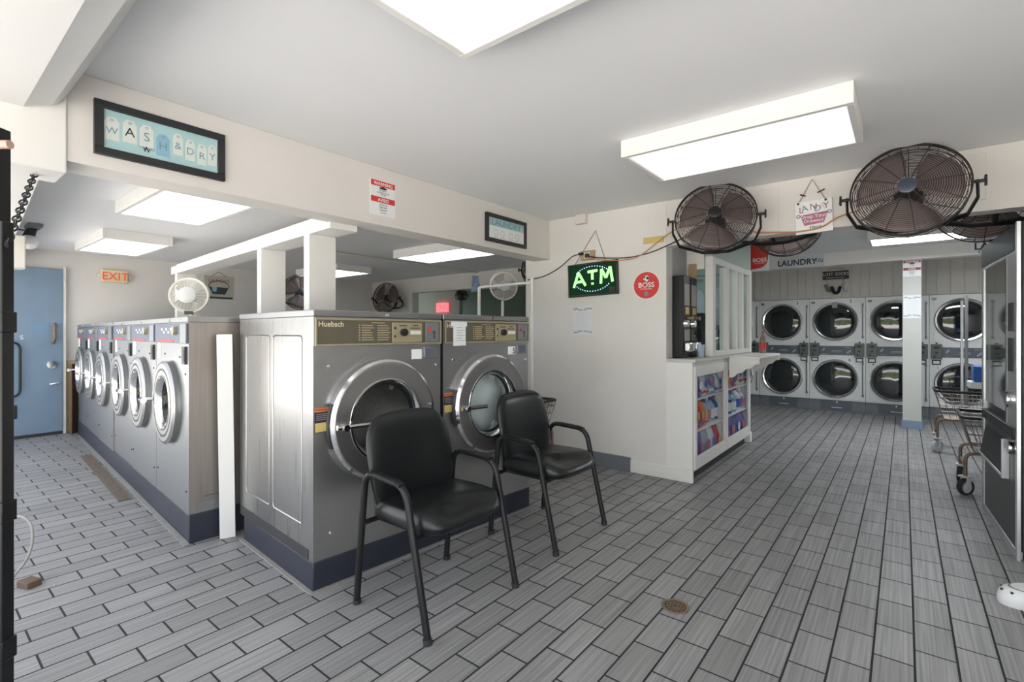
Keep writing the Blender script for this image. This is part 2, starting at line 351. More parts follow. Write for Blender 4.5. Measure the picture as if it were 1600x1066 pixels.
# partition behind the washer row: low wall, posts, lintel
D4 = R(-4.1)
def rot4(p, o): return (o[0] + p[0] * math.cos(D4) - p[1] * math.sin(D4), o[1] + p[0] * math.sin(D4) + p[1] * math.cos(D4))
PO = (-3.27, 1.822)
def pslab(b, x0, x1, y0, y1, z0, z1, m=0): return b.slab([rot4(p, PO) for p in ((x0, y0), (x1, y0), (x1, y1), (x0, y1))], z0, z1, m)
struct('wall_partition', pslab(MB(), -3.6, 0.0, 0.02, 0.18, 0, 1.25), GREYW, smooth=False)
struct('trim_7', pslab(MB(), -3.62, 0.30, 0, 0.2, 1.945, 2.035), WHITE, bev=0.003, smooth=False)
struct('trim_8', pslab(MB(), -3.6, 0.30, 0.05, 0.15, 2.035, 2.07), WHITE, smooth=False)
for x in (-0.085, -0.95, -3.45):
    struct('trim_9', pslab(MB(), x, x + 0.085, 0.0, 0.2, 1.25, 1.945), WHITE, bev=0.003, smooth=False)
# office box
struct('wall_office', MB().box(-3.1, -3.0, 4.27, 6.1, 0, 2.38), GREEN, smooth=False)
struct('wall_office', MB().box(-3.0, -1.405, 6.1, 6.25, 0, 2.38), GREEN, smooth=False)
struct('wall_niche', MB().box(-1.66, -1.6, 4.27, 4.65, 1.03, 2.38), GREYW, smooth=False)
struct('wall_window', MB().box(-1.43, -1.37, 4.65, 6.1, 1.95, 2.38), GREEN, smooth=False)
struct('wall_window', MB().box(-1.66, -1.43, 4.65, 4.71, 1.99, 2.38), WHITE, smooth=False)
# dryer room
struct('wall_dryers', MB().box(-3.1, 1.85, 9.88, 9.95, 0, 2.38), WALL, smooth=False)
struct('wall_side', MB().box(-3.1, -3.0, 6.25, 9.88, 0, 2.38), WALL, smooth=False)
pb = MB().box(-3.0, 1.85, 9.36, 9.40, 1.80, 2.38)
x = -2.95
while x < 1.84:
    w_ = random.choice((0.115, 0.135, 0.15)); pb.box(x, min(1.84, x + w_ - 0.012), 9.35, 9.36, 1.80, 2.38); x += w_
struct('wall_panelling', pb, PANELV, bev=0.002, smooth=False)
struct('trim_10', MB().box(-3.0, 1.85, 8.26, 8.45, 2.205, 2.38), WHITE, smooth=False)
struct('trim_11', MB().box(-0.016, 0.178, 8.26, 8.45, 0.10, 2.205), mat('pale_post_paint', (0.52, 0.52, 0.485), 0.5, var=0.03), bev=0.004, smooth=False)
struct('baseboard_post', MB().box(-0.03, 0.192, 8.245, 8.465, 0, 0.105), BLUEB, bev=0.003, smooth=False)
# access panels and patches on the header
struct('trim_12', MB().box(-0.95, -0.733, 4.124, 4.13, 2.02, 2.335), WALL2, bev=0.002, smooth=False)
struct('trim_13', MB().box(0.12, 0.39, 4.124, 4.13, 2.06, 2.345), WALL2, bev=0.002, smooth=False)
tag(MB().box(-1.80, -1.615, 4.122, 4.13, 2.03, 2.085).build('wall_plate', YELLOW, bev=0.002), 'small blank yellow plate on the cream wall left of the round fan', 'plate')

# ------------------------------------------------------------------ blue door
dw = Vector((-8.19, 0.62, 0)); dang = 90 + 3.2
door = thing('door_1', 'worn blue metal exit door at the end of the corridor', 'door', (-8.165, 0.945, 0), dang)
door['kind'] = 'structure'
MB().box(-0.45, 0.37, -0.03, 0.02, 0.035, 2.03).build('door_leaf', BLUED, door, bev=0.004)
MB().box(-0.45, 0.37, -0.024, 0.02, 0.0, 0.034).build('threshold_gap', DARK, door)
MB().box(0.37, 0.40, -0.02, 0.02, 0, 2.06).build('door_frame', WHITE, door)
MB().tube(fillet([(-0.45, -0.075, 1.14), (-0.02, -0.075, 1.14), (-0.02, -0.075, 0.50), (-0.45, -0.075, 0.50)], 0.09), 0.013).build('grab_bar', BLACKM, door)
b = MB().box(-0.40, -0.04, -0.04, -0.03, 0.24, 0.40); b.build('kick_plate', BLACK, door, bev=0.01)
MB().puck((-0.15, -0.05, 0.325), 0.045, 0.02).build('plate_disc', CHROME, door)
MB().puck((0.26, -0.055, 0.86), 0.045, 0.03).build('deadbolt', CHROME, door)
MB().tube(smoothpath([(0.29, -0.03, 1.36), (0.28, -0.08, 1.30), (0.28, -0.08, 1.18), (0.27, -0.03, 1.12)]), 0.018).build('pull_handle', RUST, door)
MB().box(0.10, 0.24, -0.034, -0.03, 1.24, 1.36).build('paint_patch', mat('fresh_blue_patch', (0.17, 0.27, 0.40), 0.5), door)
MB().tube([(0.24, -0.06, 0.62), (0.33, -0.06, 0.635)], 0.012).build('lever', CHROME, door)
MB().text('S', 0.07, 0.0, -0.034, 1.17).build('lettering', WHITEP, door)
tag(MB().box(-0.006, 0.008, -0.3, 0.3, 0, 0.9).build('tile_patch', TAN), 'tan tiled strip low on the end wall beside the blue door', 'tiles', loc=(-8.242, 1.6, 0.0), rz=3.2)
# exit sign
ex = thing('exit_sign', 'aged EXIT sign with red letters on corridor end wall', 'exit sign', (-8.252, 1.84, 2.0), 90 + 3.2)
ex.scale = (0.85, 0.85, 0.85)
MB().box(-0.17, 0.17, -0.06, 0, -0.10, 0.10).build('sign_box', EXITB, ex, bev=0.015)
MB().text('EXIT', 0.175, 0, -0.064, -0.062, off=0.008, sx=0.95).build('lettering', EXITR, ex)
for sx in (-1, 1):
    MB().cyl((sx * 0.175, -0.03, 0), (sx * 0.225, -0.03, 0), 0.03, 0.018).build('lamp_head', IVORY, ex)
# wall box hung under the corridor header
tag(MB().box(-0.05, 0.05, -0.12, 0.12, 0, 0.26).build('wall_box', IVORY, bev=0.01), 'cream box hanging under the white corridor header by the gate post', 'box', loc=(-5.35, 0.52, 1.74), rz=4)
# spotlight
sp = thing('ceiling_spotlight', 'small bulb spotlight fixed to the corridor ceiling', 'spotlight', (-6.45, 0.83, 2.27))
MB().box(-0.10, 0.14, -0.05, 0.05, -0.035, 0).build('base_plate', GREYP, sp, bev=0.005)
MB().cyl((-0.02, 0, -0.02), (-0.10, -0.02, -0.10), 0.035, 0.045).build('socket', BLACK, sp)
MB().lathe([(0.03, 0), (0.06, 0.05), (0.065, 0.09), (0.045, 0.13), (0.001, 0.145)], (0, 0, 0), 20, axis='z').build('bulb', BULB, sp).matrix_local = Matrix.Translation((-0.10, -0.02, -0.09)) @ Matrix.Rotation(R(150), 4, 'Y')
MB().tube(smoothpath([(-0.06, 0, -0.05), (-0.2, -0.06, -0.03), (-0.3, -0.1, -0.0)]), 0.008).build('lead', CORD, sp)

# ------------------------------------------------------------------ black gate post, chain, cable, block
gp = thing('gate_post', 'black steel gate post at the left edge with stacked collars', 'gate post', (-2.352, 0.229, 0), 38.5)
MB().box(-0.018, 0.019, -0.02, 0.02, 0, 1.62).build('post', BLACKM, gp, bev=0.003)
MB().box(-0.034, 0.006, -0.022, 0.022, 1.62, 1.93).build('upper_rail', BLACKM, gp, bev=0.003)
for z in (0.16, 0.62, 1.25):
    MB().box(-0.022, 0.024, -0.025, 0.025, z, z + 0.07).build('collar', BLACKM, gp, bev=0.003)
MB().cyl((0.006, -0.02, 1.87), (0.045, -0.02, 1.87), 0.014).build('reflector', mat('orange_grey_reflector', (0.55, 0.35, 0.28), 0.4), gp)
ch = MB(); a = Vector((-3.029, 0.402, 1.987)); c_ = Vector((-2.309, 0.233, 1.538)); N = 20
for i in range(N):
    p = a.lerp(c_, (i + 0.5) / N); t = (c_ - a).normalized(); L_ = (c_ - a).length / N
    q = t.to_track_quat('X', 'Z'); tw = Matrix.Rotation(PI / 2 * (i % 2), 3, 'X')
    pts = []
    for k in range(12):
        an = 2 * PI * k / 12; v = Vector((math.cos(an) * L_ * 0.68, math.sin(an) * 0.011, 0)); pts.append(p + q.to_matrix() @ (tw @ v))
    ch.tube(pts, 0.0034, 5, True)
tag(ch.build('chain', BLACKM), 'black steel chain hanging from white header down to the gate post', 'chain')
cab = MB().tube(smoothpath([(-3.553, 0.368, 0.341), (-3.528, 0.388, 0.321), (-3.492, 0.416, 0.312), (-3.467, 0.437, 0.276), (-3.459, 0.443, 0.211), (-3.47, 0.435, 0.14), (-3.492, 0.416, 0.081), (-3.52, 0.394, 0.039), (-3.538, 0.38, 0.006)]), 0.006).build('cable', GCORD)
tag(cab, 'thin grey cable looping up beside the black gate post', 'cable')
tag(MB().slab([(-0.04, -0.03), (0.045, -0.03), (0.045, 0.03), (-0.04, 0.03)], 0, 0.032).build('door_wedge', mat('dark_brown_wood', (0.13, 0.085, 0.055), 0.7, var=0.2), bev=0.004), 'small brown wooden block on floor by the gate post', 'block', loc=(-3.38, 0.42, 0), rz=20)

# ------------------------------------------------------------------ front washers
W = 0.78; HW = W / 2
def door_parts(t, cx, cz, Rr, ri, ringm, drumm, depth=0.05, gm=WGLASS):
    o = MB().lathe([(ri, 0.02), (ri, -depth + 0.004), (ri + 0.006, -depth), (Rr - 0.014, -depth), (Rr - 0.004, -depth + 0.006), (Rr, -depth + 0.018), (Rr, 0)], (cx, 0, cz), 64).build('door_ring', ringm, t, ang=28)
    MB().lathe([(Rr + 0.002, -depth + 0.026), (Rr + 0.006, -depth + 0.012), (Rr - 0.008, -depth + 0.001)], (cx, 0, cz), 64).build('edge_trim', CHROME if gm is WGLASS else ringm, o)
    MB().lathe([(ri - 0.016, -depth + 0.034), (ri - 0.006, -depth + 0.010), (ri + 0.006, -depth - 0.003), (ri + 0.014, -depth - 0.003), (ri + 0.018, -depth + 0.004)], (cx, 0, cz), 64).build('inner_trim', CHROME, o)
    MB().lathe([(ri, -depth + 0.03), (ri - 0.012, -depth + 0.036), (ri - 0.022, 0.01), (ri + 0.01, 0.03)], (cx, 0, cz), 48).build('gasket', BLACK, t)
    rd = ri + 0.02
    d = MB().lathe([(rd, 0.03), (rd, 0.30), (0.001, 0.31)], (cx, 0, cz), 48)
    for k in range(3):
        a = 2 * PI * k / 3 + 1.1; ca, sa = math.cos(a), math.sin(a); nx, nz = -sa * 0.03, ca * 0.03
        o_ = (cx + rd * ca, cz + rd * sa); i_ = (cx + (rd - 0.06) * ca, cz + (rd - 0.06) * sa)
        d.poly([(o_[0] - nx, o_[1] - nz), (i_[0] - nx * 0.4, i_[1] - nz * 0.4), (i_[0] + nx * 0.4, i_[1] + nz * 0.4), (o_[0] + nx, o_[1] + nz)], 0.04, 0.30)
    d.build('drum', drumm, t, ang=30)
    if drumm is FOGGY: MB().lathe([(0.001, 0.02), (ri * 0.55, 0.03), (ri * 0.9, 0.06), (rd, 0.10)], (cx, 0, cz), 40).build('laundry_load', FOGGY, t)
    MB().lathe([(ri - 0.012, -depth + 0.03), (ri - 0.07, -depth + 0.05), (ri * 0.4, -depth + 0.066), (0.001, -depth + 0.07)], (cx, 0, cz), 48).build('door_glass', gm, t)
    return o
def cabinet(x0, x1, dep, z0, z1, cx, cz, rh):
    b = MB()
    # front sheet with round hole
    n = 48; vs = []; fs = []
    for i in range(n):
        a = 2 * PI * i / n; vs.append((cx + rh * math.cos(a), 0, cz + rh * math.sin(a)))
    for i in range(n):
        a = 2 * PI * i / n; ca, sa = math.cos(a), math.sin(a)
        tx = ((x1 - cx) if ca > 0 else (cx - x0)) / max(1e-6, abs(ca)); tz = ((z1 - cz) if sa > 0 else (cz - z0)) / max(1e-6, abs(sa))
        s_ = min(tx, tz); vs.append((cx + ca * s_, 0, cz + sa * s_))
    # corners are added as fans so that the outline stays rectangular
    for i in range(n):
        j = (i + 1) % n; fs.append((n + i, n + j, j, i))
    cor = [(x0, z0), (x1, z0), (x1, z1), (x0, z1)]
    for (px, pz) in cor:
        an = math.atan2(pz - cz, px - cx) % (2 * PI); i = int(an / (2 * PI) * n) % n; j = (i + 1) % n
        k = len(vs); vs.append((px, 0, pz)); fs.append((n + i, k, n + j))
    b.add(vs, fs, 0)
    b.add([(x0, 0, z0), (x1, 0, z0), (x1, dep, z0), (x0, dep, z0), (x0, 0, z1), (x1, 0, z1), (x1, dep, z1), (x0, dep, z1)],
          [(0, 3, 2, 1), (4, 5, 6, 7)], 0)
    b.add([(x0, 0, z0), (x1, 0, z0), (x1, dep, z0), (x0, dep, z0), (x0, 0, z1), (x1, 0, z1), (x1, dep, z1), (x0, dep, z1)],
          [(1, 2, 6, 5), (2, 3, 7, 6), (3, 0, 4, 7)], 1)
    return b
def front_washer(label, origin, rz, drumm, number, paper=False, first=False):
    dep = 0.97
    t = thing('washing_machine', label, 'washing machine', (*origin, 0), rz, 'large washers with olive control panels')
    cx, cz = -0.005, 0.79
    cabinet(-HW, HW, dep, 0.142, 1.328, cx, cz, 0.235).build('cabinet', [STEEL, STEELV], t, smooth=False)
    lid = MB().box(-HW - 0.004, HW + 0.004, -0.008, dep, 1.329, 1.362).build('lid', LID, t, bev=0.004)
    MB().puck((0.02, -0.014, 1.345), 0.010, 0.008, 16).build('lid_lock', CHROME, lid)
    cp = MB().box(-HW + 0.004, HW - 0.004, -0.012, 0.0, 1.186, 1.322).build('control_panel', BRONZE, t, bev=0.002)
    MB().poly([(-HW + 0.004, 1.186), (HW - 0.004, 1.186), (HW - 0.004, 1.194), (-HW + 0.004, 1.194)], -0.017, -0.011).poly([(-HW + 0.004, 1.314), (HW - 0.004, 1.314), (HW - 0.004, 1.322), (-HW + 0.004, 1.322)], -0.017, -0.011).box(-HW + 0.004, -HW + 0.012, -0.017, -0.011, 1.194, 1.314).box(HW - 0.012, HW - 0.004, -0.017, -0.011, 1.194, 1.314).build('panel_frame', GOLD, cp)
    MB().text('Huebsch', 0.038, -0.305, -0.0145, 1.28, off=0.012).build('lettering', GOLDTXT, cp)
    ins = MB().box(-0.08, 0.0, -0.0145, -0.012, 1.300, 1.304)
    rr = random.Random(number)
    for k in range(7):
        z = 1.285 - k * 0.0125
        ins.box(-0.155, -0.148, -0.0145, -0.012, z, z + 0.006)
        for (xa, xb) in ((-0.138, -0.07), (-0.045, 0.03)):
            x = xa
            while x < xb - rr.uniform(0, 0.02):
                l_ = rr.uniform(0.008, 0.018); ins.box(x, x + l_, -0.0145, -0.012, z, z + 0.0055); x += l_ + 0.003
    ins.build('instruction_print', DIMTXT, cp)
    gpz = MB().box(0.045, 0.245, -0.016, -0.012, 1.196, 1.306).build('selector_plate', GOLD, t, bev=0.002)
    MB().puck((0.115, -0.034, 1.252), 0.021, 0.02, 24).box(0.112, 0.118, -0.038, -0.034, 1.234, 1.270).build('dial_knob', BLACK, gpz)
    MB().box(0.16, 0.232, -0.022, -0.016, 1.240, 1.262).build('push_buttons', IVORY, gpz, bev=0.001)
    gx = MB()
    for k in range(5): gx.box(0.163 + k * 0.014, 0.170 + k * 0.014, -0.0175, -0.016, 1.272, 1.279)
    gx.box(0.09, 0.14, -0.0175, -0.016, 1.286, 1.291).box(0.18, 0.215, -0.0175, -0.016, 1.288, 1.293).puck((0.062, -0.018, 1.275), 0.007, 0.002, 12).puck((0.062, -0.018, 1.23), 0.006, 0.002, 12)
    gx.build('dial_print', INK, gpz)
    cn = MB().box(0.27, 0.365, -0.017, -0.012, 1.196, 1.310).build('coin_plate', GREYP, t, bev=0.002)
    MB().puck((0.295, -0.020, 1.268), 0.011, 0.004, 18).build('red_button', RED, cn)
    MB().box(0.327, 0.334, -0.0185, -0.017, 1.215, 1.262).box(0.318, 0.327, -0.0185, -0.017, 1.250, 1.256).build('coin_slot', INK, cn)
    dp = MB().box(0.262, 0.352, -0.014, 0, 1.105, 1.168).build('price_display', GREYP, t, bev=0.003)
    MB().box(0.270, 0.344, -0.018, -0.014, 1.112, 1.161).build('display_window', DRYBAND, dp)
    MB().box(0.183, 0.250, -0.004, 0, 1.10, 1.155).build('price_sticker', WHITEP, t)
    if number == 2: MB().text('5', 0.055, 0.236, -0.0055, 1.107, off=0.01).build('lettering', INK, t)
    door_parts(t, cx, cz, 0.312, 0.205, RING, drumm)
    # latch: dark strip, chrome pivot and bar
    MB().tube([(cx + 0.318 * math.cos(a), -0.02, cz + 0.318 * math.sin(a)) for a in [R(q) for q in range(160, 203, 4)]], 0.012, 6).build('latch_strip', BLACK, t)
    MB().cyl((cx - 0.262, -0.055, cz - 0.005), (cx - 0.262, -0.10, cz - 0.005), 0.022, 0.016, 18).cyl((cx - 0.30, -0.075, cz - 0.002), (cx - 0.10, -0.085, cz - 0.004), 0.013, 0.012, 8).build('door_handle', CHROME, t)
    for z in (0.815, 0.84): MB().puck((cx + 0.285, -0.062, z), 0.008, 0.01, 14).build('hinge_bolt', CHROME, t)
    for (bx, bz) in ((-0.31, 1.085), (0.36, 1.06), (-0.30, 0.26), (0.30, 0.26)): MB().puck((bx, -0.006, bz), 0.007, 0.006, 12).build('panel_bolt', CHROME, t)
    ws = MB().box(-HW + 0.006, -HW + 0.088, -0.003, 0, 0.765, 0.885, 0).box(-HW + 0.006, -HW + 0.088, -0.0036, -0.003, 0.865, 0.885, 1).box(-HW + 0.008, -HW + 0.086, -0.0036, -0.003, 0.768, 0.812, 2)
    ws.build('warning_sticker', [INK, mat('orange_print', (0.75, 0.20, 0.06), 0.5), YELLOW], t)
    MB().text('WARNING', 0.016, -HW + 0.047, -0.0042, 0.869, off=0.01).build('sticker_lettering', INK, t)
    lines = MB()
    for k in range(4): lines.box(-HW + 0.014, -HW + 0.08 - 0.008 * (k % 2), -0.0042, -0.003, 0.852 - k * 0.009, 0.855 - k * 0.009)
    lines.build('sticker_print', GREYINK, t)
    if first:   # embossed seams on the exposed left flank
        e = MB()
        for (y0, y1) in ((0.12, 0.47), (0.52, 0.86)):
            e.tube(fillet([(-HW, y0, 0.30), (-HW, y0, 1.235), (-HW, y1, 1.235), (-HW, y1, 0.30), (-HW, y0, 0.30)], 0.03), 0.0045, 6)
        e.build('panel_embossing', STEELV, t)
        MB().box(-HW - 0.002, -HW + 0.004, -0.002, 0.028, 1.185, 1.328).build('corner_strip', WHITE, t)
        MB().box(-HW - 0.003, -HW + 0.001, 0.05, dep - 0.02, 0.1425, 0.192).build('recess_shade_strip', DARK, t)  # dark strip laid on the flank for the shade of a base recess
    if paper:
        p = MB().box(-0.325, -0.225, -0.020, -0.018, 1.17, 1.30).box(-0.345, -0.215, -0.021, -0.0195, 1.288, 1.318)
        po = p.build('taped_note', PAPER, t)
        wl = MB()
        for k in range(6): wl.box(-0.30, -0.255 + 0.02 * (k % 2), -0.0212, -0.020, 1.28 - k * 0.016, 1.283 - k * 0.016)
        wl.build('handwriting', GREYINK, po)
    return t
ORG = Vector((-2.223, 1.257)); UX = Vector((math.sin(R(4.1)), math.cos(R(4.1)))); UY = Vector((-math.cos(R(4.1)), math.sin(R(4.1))))
def wpos(t): p = ORG + UX * t; return (p.x, p.y)
front_washer('large steel front-loading washer with bare flank behind the nearer black chair', wpos(HW + 0.002), 85.9, DRUM, 1, first=True)
front_washer('large steel washer with white laundry behind its door and a taped note', wpos(HW + 0.802), 85.9, FOGGY, 2, paper=True)
pl = MB().slab([tuple(ORG + UX * 0.0), tuple(ORG + UX * 1.60), tuple(ORG + UX * 1.60 + UY * 0.90), tuple(ORG + UY * 0.90)], 0, 0.141)
tag(pl.build('plinth', NAVY, bev=0.006), 'dark navy plinth under the two large front washers', 'plinth')
tag(MB().slab([tuple(ORG - UX * 0.02 - UY * 0.022), tuple(ORG + UX * 1.63 - UY * 0.022), tuple(ORG + UX * 1.63 - UY * 0.0005), tuple(ORG - UX * 0.02 - UY * 0.0005)], 0, 0.006).build('cement_seam', CEMENT), 'rough cement seam along the front foot of the large washer plinth', 'seam')
tag(MB().slab([tuple(ORG - UX * 0.022), tuple(ORG - UX * 0.0005), tuple(ORG - UX * 0.0005 + UY * 0.92), tuple(ORG - UX * 0.022 + UY * 0.92)], 0, 0.006).build('cement_seam', CEMENT), 'rough cement seam along the left foot of the large washer plinth', 'seam')

# ------------------------------------------------------------------ washer row along the corridor
LO = Vector((-3.307, 1.091)); LX = Vector((-math.cos(R(4.1)), math.sin(R(4.1)))); LY = Vector((math.sin(R(4.1)), math.cos(R(4.1))))
names = ['first washer of the corridor row, nearest, with worn brownish flank', 'second washer of the corridor row counting from the nearest', 'third washer of the corridor row counting from the nearest',
         'fourth washer of the corridor row counting from the nearest', 'fifth washer of the corridor row, next to last before the blue door', 'last washer of the corridor row, nearest the blue exit door']
def row_washer():
    dep = 0.70; w2 = 0.386
    t = thing('washing_machine', names[0], 'washing machine', (0, 0, 0), -4.1, 'steel washers in a row along the corridor')
    cx, cz = -0.045, 0.80
    cabinet(-w2, w2, dep, 0.17, 1.312, cx, cz, 0.20).build('cabinet', [STEELL, STEELW], t, smooth=False)
    lid = MB().box(-w2 - 0.002, w2 + 0.002, -0.008, dep, 1.313, 1.346).build('lid', LID, t, bev=0.003)
    MB().puck((0.0, -0.013, 1.33), 0.010, 0.008, 14).build('lid_lock', CHROME, lid)
    cp = MB().box(-w2 + 0.012, w2 - 0.012, -0.01, 0, 1.185, 1.306).build('control_panel', PANELB, t, bev=0.002)
    MB().box(0.255, w2 - 0.014, -0.014, -0.01, 1.188, 1.303).build('coin_plate', STEELL, cp)
    MB().puck((0.15, -0.03, 1.262), 0.026, 0.02, 20).build('dial_knob', GOLD, cp)
    pr = MB()
    for k in range(5): pr.box(-0.20 + k * 0.055, -0.17 + k * 0.055, -0.0125, -0.01, 1.265 - 0.02 * (k % 2), 1.28 - 0.02 * (k % 2))
    pr.build('panel_print', WHITEP, cp)
    MB().box(-0.30, 0.10, -0.0125, -0.01, 1.19, 1.202).build('red_stripe', RED, cp)
    MB().box(-0.34, -0.26, -0.003, 0, 1.08, 1.18).build('price_sticker', WHITEP, t)
    MB().box(0.28, 0.345, -0.012, 0, 1.06, 1.165).box(0.29, 0.335, -0.014, -0.012, 1.075, 1.15).build('coin_box', BLACK, t)
    door_parts(t, cx, cz, 0.262, 0.165, RINGL, mat('dark_drum_steel', (0.22, 0.21, 0.20), 0.35, 0.85, var=0.25, scale=60), 0.042, glass('tinted_door_glass', (0.42, 0.43, 0.43), 0.06, 0.25))
    MB().lathe([(0.205, -0.0425), (0.208, -0.0432), (0.218, -0.0432), (0.221, -0.0425)], (cx, 0, cz), 48).build('ring_groove', BLACK, t)
    MB().cyl((cx - 0.255, 0, cz), (cx - 0.275, -0.10, cz), 0.012, n=10).cyl((cx - 0.275, -0.10, cz), (cx - 0.20, -0.10, cz), 0.018, n=12).build('door_handle', CHROME, t)
    for (bx, bz) in ((-0.15, 1.11), (0.2, 1.10), (0.32, 1.0), (0.34, 0.30), (-0.34, 0.32)): MB().puck((bx, -0.004, bz), 0.006, 0.004, 10).build('panel_bolt', BLACK, t)
    return t
rw = row_washer()
for i in range(6):
    p = LO + LX * (0.39 + 0.78 * i) + LY * 0.0
    wobble = (0, 0.0, 0.004, -0.006, 0.0, 0.002)[i]
    if i == 0: rw.location = (p.x, p.y, 0)
    else: dup(rw, (p.x, p.y + wobble, 0), label=names[i])
e = MB().tube([(0.388, 0.08, 0.26), (0.388, 0.24, 0.275)], 0.004, 6); e.M = Matrix(); 
e.build('flank_scratch', STEELL, rw)
MB().box(0.372, 0.387, 0.04, 0.30, 0.175, 0.235).build('flank_opening', GREYP, rw)
pl = MB().slab([tuple(LO), tuple(LO + LX * 4.7), tuple(LO + LX * 4.7 + LY * 0.69), tuple(LO + LY * 0.69)], 0, 0.169)
tag(pl.build('plinth', NAVY, bev=0.005), 'long navy plinth under the corridor washer row', 'plinth')
tag(MB().slab([tuple(LO - LY * 0.03 - LX * 0.02), tuple(LO - LY * 0.03 + LX * 4.4), tuple(LO - LY * 0.0005 + LX * 4.4), tuple(LO - LY * 0.0005 - LX * 0.02)], 0, 0.006).build('cement_seam', CEMENT), 'crumbling cement seam along the foot of the corridor plinth', 'seam')
g = MB()
for k in range(44): g.box(k * 0.045, k * 0.045 + 0.03, 0, 0.085, 0.001, 0.006)
g.box(0, 1.97, 0, 0.012, 0, 0.005).box(0, 1.97, 0.073, 0.085, 0, 0.005).box(0, 1.97, 0, 0.085, 0, 0.0015, 1)
go = g.build('trench_drain', [RUST, DARK]); p = LO + LX * 3.2 - LY * 0.14
tag(go, 'rusty strip drain grate in the corridor floor along the plinth', 'drain', loc=(p.x, p.y, 0), rz=-4.1)
# leaning boards
bd = MB().box(-0.042, 0.042, -0.007, 0.007, 0, 1.24).build('board', WHITE, bev=0.003)
tag(bd, 'narrow white board leaning in the gap between the two washer groups', 'board'); bd.location = (-3.225, 1.272, 0.0); bd.rotation_euler = (0, R(-0.8), R(68))
bd = MB().box(-0.10, 0.10, -0.012, 0.012, 0, 0.86, 0).box(0.10, 0.112, -0.012, 0.012, 0, 0.86, 1).build('board', [DKWOOD, WOOD], bev=0.003)
p = LO + LX * 4.80 - LY * 0.02
tag(bd, 'dark wooden board standing at the far end of the corridor washers', 'board', loc=(p.x, p.y, 0), rz=150)

